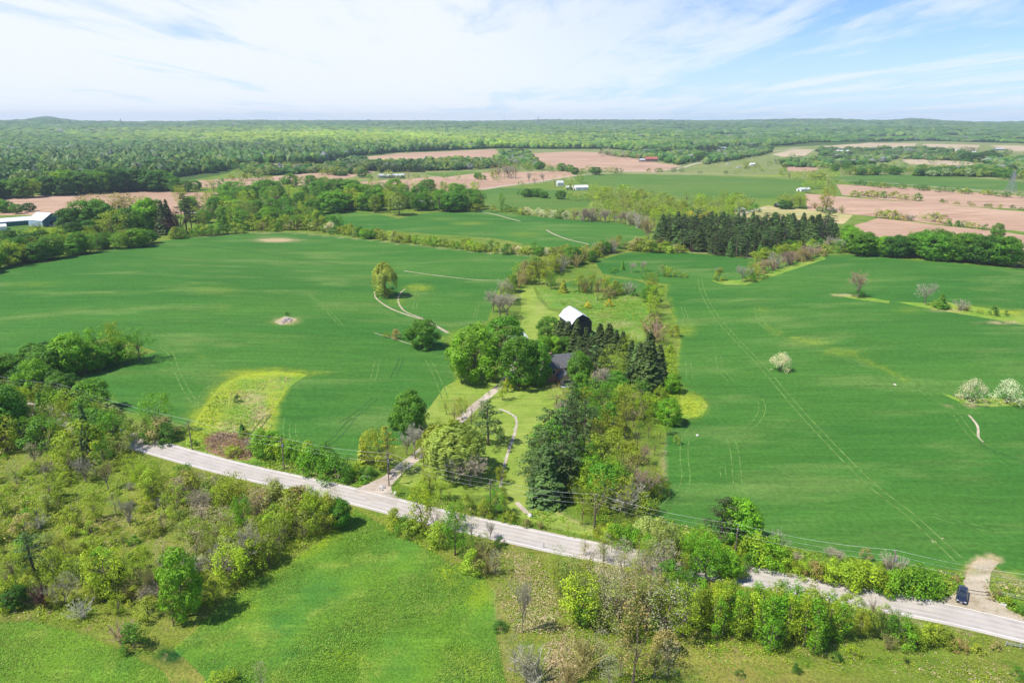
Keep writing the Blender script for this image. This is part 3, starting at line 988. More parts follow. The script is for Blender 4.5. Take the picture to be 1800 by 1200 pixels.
def env_points(rg, n, W, H_, z0, prof, fill=0.8):
    """clump centres spread through a crown envelope; prof(t) radius factor over height"""
    out = []
    while len(out) < n:
        t = rg.random()
        a = rg.random() * 2 * math.pi
        R_ = W / 2 * prof(t)
        rho = R_ * (fill + (1 - fill) * rg.random()) if rg.random() < 0.8 else R_ * math.sqrt(rg.random())
        rho *= 1 + 0.10 * math.sin(3 * a + 5 * t) + 0.06 * math.sin(5 * a - 7 * t)
        out.append((rho * math.cos(a), rho * math.sin(a), z0 + t * (H_ - z0)))
    return np.array(out)


def mk_maple(seed):
    rg = np.random.default_rng(seed)
    W, H_ = 8.2 + rg.uniform(-.5, .5), 10.0
    prof = lambda t: (max(0.0, 1 - (2 * t - 0.86) ** 2 / 1.45)) ** 0.5 * (0.95 if t > 0.12 else 0.75)
    cs = env_points(rg, 140, W - 0.9, H_ - 0.7, 0.7, prof, 0.92)
    # lumps: a few larger lobes push clumps outwards
    lobes = sphere_dirs(6, rg, 0.3)
    ax = np.array([0, 0, 5.0])
    d = unit(cs - ax)
    g = np.max(np.clip(d @ lobes.T, 0, 1) ** 6, 1)
    cs = ax + (cs - ax) * (0.88 + 0.16 * g[:, None])
    rr_ = rg.uniform(0.5, 1.1, len(cs))
    Q, v = blob_leaves(rg, cs, rr_, 84, 0.17, 0.8, ax)
    tv, tf = limbs(rg, 2.6, cs[rg.choice(len(cs), 8, False)] * 0.85, 0.24)
    return Q, v, tv, tf


def mk_light(seed, W=6.4, tall=10.0, dens_=1.0, z0=1.6, leaf=0.15):
    """spring tree: open crown, limbs show through"""
    rg = np.random.default_rng(seed)
    prof = lambda t: (max(0.0, 1 - (2 * t - 1.05) ** 2 / 1.25)) ** 0.5
    cs = env_points(rg, 82, W - 0.6, tall - 0.5, z0, prof, 0.6)
    rr_ = rg.uniform(0.4, 0.95, len(cs))
    Q, v = blob_leaves(rg, cs, rr_, 66 * dens_, leaf * 0.82, 0.9, None, 0.1)
    tv, tf = limbs(rg, 2.2, cs[rg.choice(len(cs), 14, False)] * 0.97, 0.16)
    return Q, v, tv, tf


def mk_poplar(seed):
    rg = np.random.default_rng(seed)
    W, H_ = 3.4, 10.0
    prof = lambda t: (math.sin(math.pi * min(1, max(0.02, t)) ** 0.75)) ** 0.6
    cs = env_points(rg, 46, W - 0.5, H_ - 0.3, 1.0, prof, 0.5)
    rr_ = rg.uniform(0.35, 0.7, len(cs))
    Q, v = blob_leaves(rg, cs, rr_, 100, 0.105, 1.7, None, 0.1)
    tv, tf = limbs(rg, 6.0, cs[rg.choice(len(cs), 8, False)], 0.11)
    return Q, v, tv, tf


def mk_spruce(seed, W=4.0, full=True):
    rg = np.random.default_rng(seed)
    H_ = 10.0
    C, Nn, V_ = [], [], []
    tiers = 26
    for i in range(tiers):
        t = i / tiers
        z = 0.5 + t * (H_ - 0.6)
        R_ = W / 2 * (1 - t) ** 0.85 * rg.uniform(0.85, 1.1) + 0.08
        nb = max(5, int(13 * (1 - t) + 4))
        a0 = rg.random() * 6.28
        for b in range(nb):
            a = a0 + 6.28 * b / nb + rg.normal() * 0.12
            Rb = R_ * rg.uniform(0.72, 1.12)
            k = max(4, int(Rb * 13))
            u = np.sqrt(rg.random(k))
            w = (1 - u * 0.6) * 0.26 * rg.normal(size=k)
            x = Rb * u * math.cos(a) - w * math.sin(a)
            y = Rb * u * math.sin(a) + w * math.cos(a)
            zz = z - 0.42 * Rb * u ** 1.5 + 0.14 * Rb * u ** 4 + rg.normal(size=k) * 0.05
            C.append(np.stack([x, y, zz], 1))
            o_ = np.array([math.cos(a), math.sin(a), 0.9])
            Nn.append(unit(o_ + rg.normal(size=(k, 3)) * 0.35))
            V_.append(np.full(k, rg.uniform(0.75, 1.25)) * (0.85 + 0.35 * u))
    C, Nn, V_ = map(np.concatenate, (C, Nn, V_))
    s = rg.uniform(0.12, 0.24, len(C))
    Q = quads(C, Nn, s, s * 1.3, rg)
    tv, tf = tube([(0, 0, -0.3), (0, 0, 3), (0, 0, 7), (0, 0, 9.7)], [0.2, 0.16, 0.09, 0.02], 6)
    return Q, V_, tv, tf


def mk_pine(seed):
    """old white pine: separate flat plates of needles on long level branches"""
    rg = np.random.default_rng(seed)
    cs, rr_, ends = [], [], []
    for i in range(24):
        t = i / 23
        z = 2.2 + t * 7.4
        R_ = 3.1 * (1 - 0.75 * t ** 1.5) * rg.uniform(0.55, 1.05)
        a = i * 2.4 + rg.normal() * 0.3
        e = np.array([R_ * math.cos(a), R_ * math.sin(a), z + 0.18 * R_])
        ends.append(e)
        for q in (1.0, 0.72, 0.45):
            cs.append(e * np.array([q, q, 1]) + rg.normal(size=3) * np.array([.2, .2, .08]))
            rr_.append(rg.uniform(0.5, 0.85) * (1.05 - 0.35 * t))
    Q, v = blob_leaves(rg, np.array(cs), np.array(rr_), 58, 0.14, 0.42, None, 0.5)
    parts = [tube([(0, 0, -.3), (0.05, 0, 3), (-0.05, 0.05, 6.5), (0, 0, 9.6)], [0.26, 0.2, 0.13, 0.03], 6)]
    for e in ends:
        parts.append(tube([(0, 0, e[2] - 0.35), e * np.array([.5, .5, 1]) - np.array([0, 0, .15]), e], [0.07, 0.05, 0.02], 3))
    tv, tf = join(parts)
    return Q, v, tv, tf


def mk_willow(seed):
    rg = np.random.default_rng(seed)
    C, Nn, V_ = [], [], []
    tops = []
    for i in range(300):
        a = rg.random() * 6.28
        t = rg.random() ** 0.6
        R_ = 4.1 * t
        z = 9.6 - 2.6 * t ** 2 - rg.random() * 0.8 + 0.5 * math.sin(3 * a)
        L_ = rg.uniform(0.9, 4.6) * (0.4 + 0.65 * t)
        tops.append((R_ * math.cos(a) * 0.8, R_ * math.sin(a) * 0.8, z - 0.5))
        k = int(L_ * 10) + 6
        u = rg.random(k)
        w = 0.34
        x = (R_ + 0.35 * u) * math.cos(a) + rg.normal(size=k) * w * 0.5
        y = (R_ + 0.35 * u) * math.sin(a) + rg.normal(size=k) * w * 0.5
        zz = z - u * L_
        C.append(np.stack([x, y, zz], 1))
        Nn.append(unit(np.array([math.cos(a), math.sin(a), 0.55]) + rg.normal(size=(k, 3)) * 0.4))
        V_.append(np.full(k, rg.uniform(0.8, 1.2)) * (1.1 - 0.25 * u))
    C, Nn, V_ = map(np.concatenate, (C, Nn, V_))
    s = rg.uniform(0.07, 0.13, len(C))
    Q = quads(C, Nn, s * 3.0, s, rg, up=np.tile([0.05, 0.05, 1.0], (len(C), 1)) + rg.normal(size=(len(C), 3)) * 0.15)
    # the long side of the leaf quads hangs: swap by building along z
    tp = np.array(tops)
    tv, tf = limbs(rg, 2.0, tp[rg.choice(len(tp), 14, False)], 0.32)
    return Q, V_, tv, tf


def mk_bare(seed, W=6.0, fine=1.0):
    """leafless tree: forking limbs ending in sprays of twigs"""
    rg = np.random.default_rng(seed)
    parts = []
    tips = []

    def grow(p, d, L_, r, lev):
        n = 4
        pts = [p]
        for i in range(n):
            d = unit(d + rg.normal(size=3) * 0.10 + np.array([0, 0, 0.04]))
            pts.append(pts[-1] + d * L_ / n)
        parts.append(tube(pts, list(np.linspace(r, r * 0.6, n + 1)), 4 if lev < 2 else 3))
        if lev >= 4:
            tips.append((pts[-1], d))
            return
        tips.append((pts[2], d)) if lev == 3 else None
        kk = 3 if lev < 3 else 2
        if lev == 0:
            kk = 5
        for j in range(kk):
            a = rg.random() * 6.28
            sp = (0.55 if lev == 0 else 0.5) * W / 6.0
            side = unit(np.cross(d, [math.cos(a), math.sin(a), 0.3]))
            grow(pts[rg.integers(2, n + 1)], unit(d + side * sp * rg.uniform(.7, 1.3)), L_ * rg.uniform(0.62, 0.85), r * 0.55, lev + 1)

    grow(np.array([0, 0, -0.2]), np.array([0, 0, 1.0]), 3.0, 0.2, 0)
    tv, tf = join(parts)
    C, D = [], []
    for p, d in tips:
        k = int(13 * fine)
        dd = unit(d + rg.normal(size=(k, 3)) * 0.5 + np.array([0, 0, 0.15]))
        C.append(p + dd * rg.uniform(0.1, 0.75, (k, 1)))
        D.append(dd)
    C, D = np.concatenate(C), np.concatenate(D)
    L_ = rg.uniform(0.3, 0.7, (len(C), 1)) / 2
    wv = unit(np.cross(D, rg.normal(size=D.shape))) * 0.022
    Q = np.stack([C - D * L_ - wv, C - D * L_ + wv, C + D * L_ + wv * .4, C + D * L_ - wv * .4], 1)
    zs = 10.0 / max(Q[..., 2].max(), 1)
    Q = Q * zs
    tv = tv * zs
    return Q, np.ones(len(Q)), tv, tf


def mk_shrub(seed, W=4.6, H_=4.0, leaf=0.13, n=34):
    rg = np.random.default_rng(seed)
    prof = lambda t: (max(0.03, 1 - t ** 2.2)) ** 0.6
    cs = env_points(rg, n, W - 0.8, H_ - 0.4, 0.3, prof, 0.75)
    rr_ = rg.uniform(0.32, 0.72, len(cs))
    Q, v = blob_leaves(rg, cs, rr_, 150, leaf * 0.78, 0.9, np.array([0, 0, 1.2]))
    parts = []
    for i in range(7):
        e = cs[rg.integers(len(cs))]
        parts.append(tube([(rg.normal() * .1, rg.normal() * .1, -.15), e * np.array([.4, .4, .55]), e], [0.06, 0.04, 0.015], 3))
    tv, tf = join(parts)
    return Q, v, tv, tf


def mk_brush(seed):
    """bare many-stemmed bush"""
    rg = np.random.default_rng(seed)
    parts, C, D = [], [], []
    for i in range(26):
        a = rg.random() * 6.28
        s = rg.random() ** 0.7
        e = np.array([2.2 * s * math.cos(a), 2.2 * s * math.sin(a), 4.0 * (1 - 0.35 * s * s) * rg.uniform(.75, 1)])
        st = np.array([rg.normal() * .2, rg.normal() * .2, -.1])
        m_ = (st + e) / 2 + np.array([0, 0, 0.4])
        parts.append(tube([st, m_, e], [0.05, 0.035, 0.012], 3))
        for t in rg.random(26):
            p = st + (e - st) * (0.3 + 0.7 * t)
            C.append(p)
            D.append(unit(unit(e - st) + rg.normal(size=3) * 0.7))
    C, D = np.array(C), np.array(D)
    L_ = rg.uniform(0.25, 0.6, (len(C), 1))
    wv = unit(np.cross(D, rg.normal(size=D.shape))) * 0.022
    Q = np.stack([C - wv, C + wv, C + D * L_ + wv * .3, C + D * L_ - wv * .3], 1)
    tv, tf = join(parts)
    return Q, np.ones(len(Q)), tv, tf


def mk_blossom(seed):
    Q, v, tv, tf = mk_shrub(seed, 5.0, 4.0, 0.085, 60)
    return Q, v, tv, tf


PROTO = {}


def crown_mesh(name, Q, v, mat):
    V = Q.reshape(-1, 3)
    F = np.arange(len(V)).reshape(-1, 4)
    return nmesh(name, V, F, mat, attr=np.repeat(v, 4))


def whole_mesh(name, Q, v, tv, tf, mat, tmat):
    V = np.concatenate([Q.reshape(-1, 3), tv])
    n = Q.shape[0] * 4
    F = np.concatenate([np.arange(n).reshape(-1, 4), tf + n])
    fm = np.concatenate([np.zeros(Q.shape[0], int), np.ones(len(tf), int)])
    return nmesh(name, V, F, [mat, tmat], fm=fm, attr=np.concatenate([np.repeat(v, 4), np.ones(len(tv))]))


def protos():
    spec = {
        'm': [mk_maple(11), mk_maple(12), mk_maple(13), mk_maple(14), mk_maple(15)],
        'l': [mk_light(21), mk_light(22), mk_light(23, 7.4), mk_light(24, 5.4), mk_light(25, 6.0, 10, 0.7)],
        't': [mk_light(26, 5.4, 10, 0.38, 1.6, 0.12), mk_light(27, 6.2, 10, 0.34, 1.6, 0.12), mk_light(28, 4.8, 10, 0.42, 1.6, 0.12)],
        'p': [mk_poplar(31), mk_poplar(32), mk_poplar(33)],
        's': [mk_spruce(41), mk_spruce(42, 4.6), mk_spruce(43, 3.6)],
        'w': [mk_pine(51), mk_pine(52), mk_pine(53)],
        'y': [mk_willow(61), mk_willow(62)],
        'b': [mk_bare(71), mk_bare(72, 7.5), mk_bare(73, 5.0)],
        'u': [mk_shrub(81), mk_shrub(82, 5.2, 3.6), mk_shrub(83, 4.0, 4.2), mk_shrub(84, 4.6, 4.0, 0.13, 22)],
        'f': [mk_blossom(91), mk_blossom(92)],
        'r': [mk_brush(95), mk_brush(96)],
    }
    for k, lst in spec.items():
        mat = {'s': M['needle'], 'w': M['needle'], 'b': M['twig'], 'r': M['twig']}.get(k, M['leaf'])
        tm = M['twig'] if k in 'br' else M['bark']
        PROTO[k] = []
        for Q, v, tv, tf in lst:
            top = 4.0 if k in 'ufr' else 10.0
            PROTO[k].append(dict(Q=Q, v=v, crown=crown_mesh('crown', Q, v, mat), trunk=nmesh('trunk', tv, tf, tm),
                                 whole=whole_mesh('plant', Q, v, tv, tf, mat, tm), top=top))


protos()

TINT = {
    'd': (0.055, 0.155, 0.014), 'g': (0.098, 0.245, 0.016), 'b': (0.155, 0.345, 0.016), 'y': (0.285, 0.405, 0.022), 'o': (0.260, 0.325, 0.026),
    'p': (0.29, 0.36, 0.09), 'n': (0.33, 0.28, 0.10), 'e': (0.50, 0.45, 0.03), 'k': (0.050, 0.086, 0.018), 'q': (0.078, 0.145, 0.034),
    'w': (0.58, 0.59, 0.42), 'a': (0.40, 0.36, 0.27), 'r': (0.36, 0.25, 0.18), 'v': (0.12, 0.06, 0.055), 'h': (0.19, 0.27, 0.05), 'x': (0.27, 0.35, 0.06),
}
COLN = {'d': 'dark green', 'g': 'mid green', 'b': 'bright green', 'y': 'yellow green', 'o': 'olive', 'p': 'pale green', 'n': 'brownish', 'e': 'golden yellow',
        'k': 'blackish green', 'q': 'blue green', 'w': 'white', 'a': 'grey', 'r': 'reddish brown', 'v': 'dark purple', 'h': 'dull green', 'x': 'golden green'}
KIND = {'m': ('broadleaf_tree', 'tree', 'dense tree'), 'l': ('leafing_tree', 'tree', 'open-crowned tree'), 't': ('sparse_tree', 'tree', 'half-leafed tree'),
        'p': ('slender_tree', 'tree', 'slender upright tree'), 's': ('spruce_tree', 'tree', 'pointed conifer'), 'w': ('pine_tree', 'tree', 'layered pine'),
        'y': ('willow_tree', 'tree', 'drooping willow'), 'b': ('bare_tree', 'tree', 'leafless tree'), 'u': ('shrub', 'shrub', 'leafy shrub'),
        'f': ('flowering_shrub', 'shrub', 'blossoming shrub'), 'r': ('bare_shrub', 'shrub', 'twiggy bare shrub')}
prng = random.Random(77)
NPL = [0]


QUEUE = []
WIDE = {'m': 1.22, 'l': 1.18, 't': 1.05, 's': 1.1}
CAP = 285


def plant(p, h, code, wf, label, group, col, pr, rz, sx, s):
    """one tree or shrub; p ground point, h height in metres"""
    k = code[0]
    nm, cat, _ = KIND[k]
    tilt = (prng.gauss(0, 0.03), prng.gauss(0, 0.03), rz)
    d = math.hypot(p.x, p.y)
    if k in 'ufr' or h * FPX / d < 22:
        o = link(nm, pr['whole'], None, p)
        o.rotation_euler = tilt
        o.scale = (sx, sx, s)
        o.color = col
    else:
        o = empty(nm, p, 0)
        o.rotation_euler = tilt
        o.scale = (sx, sx, s)
        cr = link('crown', pr['crown'], o)
        cr.color = col
        tr = link('trunk', pr['trunk'], o)
        tr.color = (0.26, 0.215, 0.165, 1) if k == 'b' else col
    tag(o, label, cat, group)
    NPL[0] += 1
    return o


def finish_plants():
    """the ones that show largest become objects, the rest of a kind one mass per kind"""
    for q in QUEUE:
        p, h, code, wf = q['p'], q['h'], q['code'], q['wf']
        k = code[0]
        q['pr'] = pr = PROTO[k][prng.randrange(len(PROTO[k]))]
        q['s'] = h / pr['top']
        q['sx'] = q['s'] * wf * WIDE.get(k, 1.0) * prng.uniform(0.93, 1.07)
        t = TINT[code[1]]
        j, g = prng.uniform(0.84, 1.18), prng.uniform(0.90, 1.10)
        q['col'] = (t[0] * j * g, t[1] * j, t[2] * j, 1)
        q['rz'] = prng.uniform(0, 6.28)
        px, py, _ = proj(p.x, p.y, p.z)
        q['area'] = (h * FPX / math.hypot(p.x, p.y)) ** 2 * wf + (1e6 if q['label'] else 0) - (1e7 if not (-60 < px < 1860 and py < 1290) else 0)
    keep, rest = [], {}
    for k in KIND:
        sub = sorted([q for q in QUEUE if q['code'][0] == k], key=lambda q: -q['area'])
        keep += sub[:CAP]
        if sub[CAP:]:
            rest[k] = sub[CAP:]
    cnt = {}
    for q in sorted(keep, key=lambda q: (q['phrase'], q['dist'])):
        if not q['label']:
            kk = (q['phrase'], q['code'])
            i = cnt.get(kk, 0)
            cnt[kk] = i + 1
            q['label'] = '%s %s, %s' % (COLN[q['code'][1]], KIND[q['code'][0]][2], q['phrase'] % nth(i))
        if len(q['label'].split()) > 16:
            print('LONG', q['label'])
        plant(q['p'], q['h'], q['code'], q['wf'], q['label'], q['group'], q['col'], q['pr'], q['rz'], q['sx'], q['s'])
    for k, sub in rest.items():
        rg = np.random.default_rng(3)
        VV, CC = [], []
        for q in sub:
            Q, v = q['pr']['Q'], q['pr']['v']
            n = len(Q)
            px_ = q['h'] * FPX / math.hypot(q['p'].x, q['p'].y)
            m_ = int(min(n, max(220, px_ * px_ * 1.6)))
            ix = rg.choice(n, m_, False)
            Qs = Q[ix]
            c = Qs.mean(1, keepdims=True)
            Qs = c + (Qs - c) * min(2.6, (n / m_) ** 0.5)
            ca, sa = math.cos(q['rz']), math.sin(q['rz'])
            X = (Qs[..., 0] * ca - Qs[..., 1] * sa) * q['sx'] + q['p'].x
            Y = (Qs[..., 0] * sa + Qs[..., 1] * ca) * q['sx'] + q['p'].y
            Z = Qs[..., 2] * q['s'] + q['p'].z
            VV.append(np.stack([X, Y, Z], -1).reshape(-1, 3))
            C = np.ones((m_ * 4, 4))
            C[:, :3] = np.array(q['col'][:3]) * np.repeat(v[ix], 4)[:, None]
            CC.append(C)
        V, C = np.concatenate(VV), np.concatenate(CC)
        nm, cat, ds = KIND[k]
        nm = {'u': 'shrubbery', 'l': 'distant_foliage'}.get(k, 'distant_' + nm)
        me = nmesh(nm, V, np.arange(len(V)).reshape(-1, 4), M['forest'], cattr=C)
        tag(link(nm, me), 'the many lesser %ss of the far hedges and the scrub' % ds, cat, None, 'stuff')
        print('MASS', nm, len(sub), len(V) // 4)


def nth(i):
    w = ['first', 'second', 'third', 'fourth', 'fifth', 'sixth', 'seventh', 'eighth', 'ninth', 'tenth']
    if i < 10:
        return w[i]
    n = i + 1
    return '%d%s' % (n, 'th' if 10 <= n % 100 <= 20 else {1: 'st', 2: 'nd', 3: 'rd'}.get(n % 10, 'th'))


def zone(group, phrase, start, items):
    """items: (x, y, hpx, code, wf, label or None); phrase has %s for the ordinal counted from the pixel start"""
    for (x, y, h, code, wf, lab) in items:
        QUEUE.append(dict(p=at1(x, y), h=hm(x, y, h), code=code, wf=wf, label=lab, group=group, phrase=phrase, dist=math.hypot(x - start[0], (y - start[1]) * 2)))


def rows(s):
    out = []
    for ln in s.strip().splitlines():
        ln = ln.strip()
        if not ln:
            continue
        for part in ln.split(';') if '|' not in ln else [ln]:
            a, _, lab = part.partition('|')
            q = a.split()
            if not q:
                continue
            out.append((float(q[0]), float(q[1]), float(q[2]), q[3], float(q[4]) if len(q) > 4 else 1.0, lab.strip() or None))
    return out


def along(s, n, h, codes, seed, jx=2.0, jy=1.5, wf=(0.85, 1.2), hj=0.25):
    """plants spread along a pixel polyline, evenly in ground distance; h number or (start, end)"""
    r = random.Random(seed)
    pts = P(s)
    G = [at1(*q) for q in pts]
    seg = [(G[i + 1] - G[i]).length for i in range(len(G) - 1)]
    T = sum(seg)
    out = []
    cl = codes.split()
    for i in range(n):
        t = (i + 0.5 + r.uniform(-.3, .3)) / n * T
        j = 0
        while j < len(seg) - 1 and t > seg[j]:
            t -= seg[j]
            j += 1
        u = min(1, max(0, t / seg[j]))
        g = G[j] + (G[j + 1] - G[j]) * u
        px, py, _ = proj(g.x, g.y, g.z)
        f = (i + 0.5) / n
        hh = h if isinstance(h, (int, float)) else h[0] + (h[1] - h[0]) * f
        out.append((px + r.uniform(-jx, jx), py + r.uniform(-jy, jy), hh * r.uniform(1 - hj, 1 + hj), r.choice(cl), r.uniform(*wf), None))
    return out


def inside(s, n, h, codes, seed, wf=(0.85, 1.2), hj=0.3, mind=0.75):
    """plants spread over a pixel outline; h (far, near) pixel heights interpolated over the outline"""
    r = random.Random(seed)
    poly = P(s)
    pa = np.array(poly)
    x0, x1, y0, y1 = pa[:, 0].min(), pa[:, 0].max(), pa[:, 1].min(), pa[:, 1].max()
    area = 0.5 * abs(sum(poly[i][0] * poly[(i + 1) % len(poly)][1] - poly[(i + 1) % len(poly)][0] * poly[i][1] for i in range(len(poly))))
    dmin = mind * math.sqrt(area * 2 / n)
    out = []
    cl = codes.split()
    tries = 0
    while len(out) < n and tries < 6000:
        tries += 1
        x, y = r.uniform(x0, x1), r.uniform(y0, y1)
        if not pip(np.array([x]), np.array([y]), poly)[0]:
            continue
        if any(math.hypot(x - q[0], (y - q[1]) * 2) < dmin for q in out):
            if tries % 40 == 0:
                dmin *= 0.95
            continue
        f = (y - y0) / max(1, y1 - y0)
        out.append((x, y, (h[0] + (h[1] - h[0]) * f) * r.uniform(1 - hj, 1 + hj), r.choice(cl), r.uniform(*wf), None))
    return out

# ------------------------------------------------------------------ plants: places
HS = 'trees in the grove around the farmhouse'
zone(HS, '%s from the black barn in the farmhouse grove', (1018, 560), rows('''
835 668 98 mb 1.05 | largest rounded bright green tree, at the west edge of the farmhouse grove
885 630 76 mg 1.0 | mid green rounded tree just behind the largest tree of the grove
912 680 92 mg 0.82 | big dense green tree in front of the farmhouse gable
942 676 80 mg 0.72 | dense green tree touching the farmhouse's dark roof
880 640 70 lh 0.9 | dull green open tree between the two largest grove trees
955 628 40 mb 0.9; 975 626 36 mb 1.0; 992 626 34 mg 1.0
963 597 42 mg 0.9 | small dense green tree beside the barn, in front of the lawn
1019 678 62 mg 0.8 | dense green tree on the eastern side of the farmhouse
986 612 52 sk 1.7; 998 616 54 sk 1.6; 1013 621 64 sk 1.4; 1028 622 48 sk 1.6; 1038 624 36 sk 1.8; 1005 628 44 sk 2.0; 1020 634 44 sk 1.9
1054 612 46 sk 1.6; 1068 614 48 sk 1.6; 1080 620 42 sk 1.6; 1094 624 44 sk 1.6; 1110 642 46 sk 1.6
1104 628 44 ly 0.9 | yellow green tree top among the dark conifers east of the barn
1076 672 66 lo 1.25 | broad olive domed tree east of the farmhouse
1140 686 106 sk 1.35 | tallest blackish conifer at the field's edge, standing alone
1118 668 66 sq 1.4; 1045 672 66 wq 1.3; 1032 650 56 wk 1.3; 1158 668 66 sk 1.4; 1126 676 76 sk 1.3; 1060 660 50 wk 1.3
1008 730 66 wq 1.0 | layered blue green pine just below the twiggy brown bush
1000 790 96 wq 0.9; 1026 800 100 wq 0.85; 985 740 40 sq 1.0; 1012 770 70 wq 0.9
943 872 84 wq 1.5; 962 880 96 sq 1.6; 980 868 92 wq 1.5; 950 835 80 wq 1.5; 975 830 92 wg 1.3; 992 862 80 wq 1.4; 965 795 76 wq 1.5; 990 800 80 wq 1.3; 948 800 56 wg 1.4; 936 850 56 wq 1.4; 955 858 80 sq 1.5; 1000 835 80 wq 1.3; 970 850 60 mg 0.9; 985 775 60 wg 1.3; 1005 760 60 wq 1.3
978 712 36 tn 1.9 | wide twiggy brownish tree below the farmhouse door
805 832 92 yx 1.15 | weeping willow with olive hanging branches beside the driveway
773 815 70 yx 0.9 | smaller weeping tree leaning against the big willow
858 782 80 wq 1.3 | single blue green conifer on the front lawn
722 762 76 mg 0.75 | tall dense green tree at the edge of the west field
735 752 44 sk 0.8; 697 752 30 mg 0.9
730 806 62 ba 1.1; 715 800 40 ba 1.1; 826 856 62 ba 1.3; 795 852 56 ba 1.1; 845 850 40 ba 1.2
652 818 66 lo 0.8; 668 826 72 lo 0.75; 640 812 48 so 1.1
683 832 84 wo 0.9 | olive pine with wide branches beside the driveway entrance
760 806 50 to 0.8; 745 818 46 lo 0.8; 778 786 46 to 0.8; 706 838 40 ty 0.8; 860 700 26 ty 0.8; 812 738 40 lo 0.7; 846 722 30 to 0.8; 755 858 44 lo 0.8; 880 850 30 lo 0.9; 775 878 40 ly 0.8
883 703 34 ly 0.7 | small yellow green tree on the lawn by the driveway
892 688 24 ue 0.8 | golden yellow bush at the drive's bend
870 668 16 up 0.8; 812 668 14 ug 0.8
800 745 48 tn 0.9; 828 745 50 tn 0.8; 785 728 34 to 0.8; 770 765 36 to 0.8; 880 770 20 ug 0.9; 848 745 36 ba 0.9
712 832 46 ty 0.6; 765 860 40 ty 0.6; 790 880 36 ty 0.7; 742 868 28 uy 0.7; 700 870 20 uy 0.7; 820 880 30 ty 0.7
985 760 60 ba 0.8 | thin leafless tree on the lawn beside the stone creek
'''))
zone('trees on the east slope of the grove', '%s from the tallest conifer on the east slope of the grove', (1140, 685), rows('''
1060 735 66 lg 1.0; 1090 735 62 lo 1.0; 1112 752 64 tn 1.1; 1098 770 62 to 1.0; 1075 768 58 lo 1.1; 1055 790 58 lo 1.2; 1130 740 52 ly 0.9; 1120 790 50 to 0.9; 1060 830 70 lo 1.0; 1085 815 66 to 1.0; 1045 805 50 tn 1.2; 1040 760 56 lg 1.0; 1065 758 50 mg 1.0; 1100 720 50 lo 1.0; 1125 715 50 lg 0.9; 1030 830 60 lg 1.0; 1035 860 66 lb 0.9; 1060 885 70 mg 0.9; 1080 700 46 mg 1.1; 1048 720 56 wg 1.3; 1075 790 40 uy 1.2; 1110 810 36 uo 1.2; 1100 855 40 ug 1.2; 1120 860 40 uy 1.2
1040 775 60 wq 0.9; 1140 770 40 to 0.8; 1070 700 50 ba 1.1; 1050 700 56 ba 1.0; 1086 702 40 tn 1.0
1020 862 56 to 1.2; 1038 885 70 ly 1.0; 1072 882 80 lb 1.0; 1052 905 70 to 1.1; 1025 905 50 to 1.0; 1010 880 40 ly 1.1; 1088 900 60 lo 1.0
1046 927 86 to 0.9; 1024 922 44 to 1.0; 1100 905 56 ba 1.2; 1118 872 76 tn 1.1; 1130 882 64 br 1.0; 1145 872 54 to 1.1; 1158 868 36 uo 1.0; 1135 900 36 uo 1.1; 1095 860 60 tn 1.2; 1150 848 30 ro 1.2
1130 818 40 br 0.9; 1150 800 36 to 0.8; 1108 836 50 ty 0.8; 1160 780 34 ty 0.8; 1080 850 44 uy 1.0; 1063 862 36 mg 0.8; 1040 838 40 mg 0.9
1174 745 46 mb 0.9 | rounded bright green tree on the yellow grassy island
1180 690 34 mb 0.9 | small bright green tree at the crop's edge above the grassy island
1172 764 30 lb 0.8; 1160 700 26 uy 0.8; 1190 780 16 uo 0.9; 1165 735 30 ty 0.8; 1150 730 20 ug 1.0
1022 700 44 mg 0.9; 1035 725 44 lo 1.0
'''))
zone('trees in the strip of scrub behind the barn', '%s from the barn in the tree strip north-east of it', (1040, 590), rows('''
1145 520 30 lo 1.1; 1140 530 30 mg 1.0; 1150 540 40 ly 0.9; 1143 556 38 ly 1.0; 1155 562 36 to 1.0; 1146 575 28 un 1.2; 1138 590 24 rn 1.2; 1152 600 40 rr 1.2; 1146 615 30 to 1.1; 1165 606 30 to 0.9; 1185 592 22 uo 1.0; 1172 585 18 uy 1.0; 1178 620 14 uo 1.0; 1160 640 40 to 0.8
1018 512 30 uo 1.0; 1030 515 30 rn 1.0; 1050 527 40 tn 0.9; 1065 515 34 ly 0.8; 1040 512 30 uo 1.0; 1080 518 26 uo 1.2; 1092 517 22 uo 1.0; 1106 518 26 ra 1.2; 1112 520 16 ug 1.0; 1070 522 20 un 1.2; 1058 512 26 un 1.0
990 514 24 so 1.7; 1070 538 13 ue 1.2; 1034 541 11 ue 1.2; 1100 600 16 rn 1.2; 1040 600 14 ug 1.2
1130 490 24 lg 1.0; 1150 505 26 lo 1.0; 1138 500 22 lo 1.0
'''))
zone('trees lining the mown path', '%s from the barn along the mown path', (960, 590), rows('''
878 560 48 ba 1.4; 868 548 40 ba 1.3; 890 556 42 ba 1.3; 880 530 44 ba 1.3; 893 535 40 lh 0.9; 900 528 44 to 0.9; 899 513 32 mg 0.9; 912 506 28 rn 1.2; 922 500 26 rn 1.2; 935 500 34 ly 0.8; 948 500 32 ty 0.9; 962 502 36 lo 0.9; 970 508 34 lg 0.8
'''))
zone('trees lining the mown path', '%s from the mown path along the hedge running north', (935, 500), along('905,495 935,488 960,482 985,474 1010,466 1035,458 1060,447 1090,440', 34, (34, 20), 'lo lo to ly un rn uo ba ra mg lh', 301, 6, 5, (0.9, 1.3)))
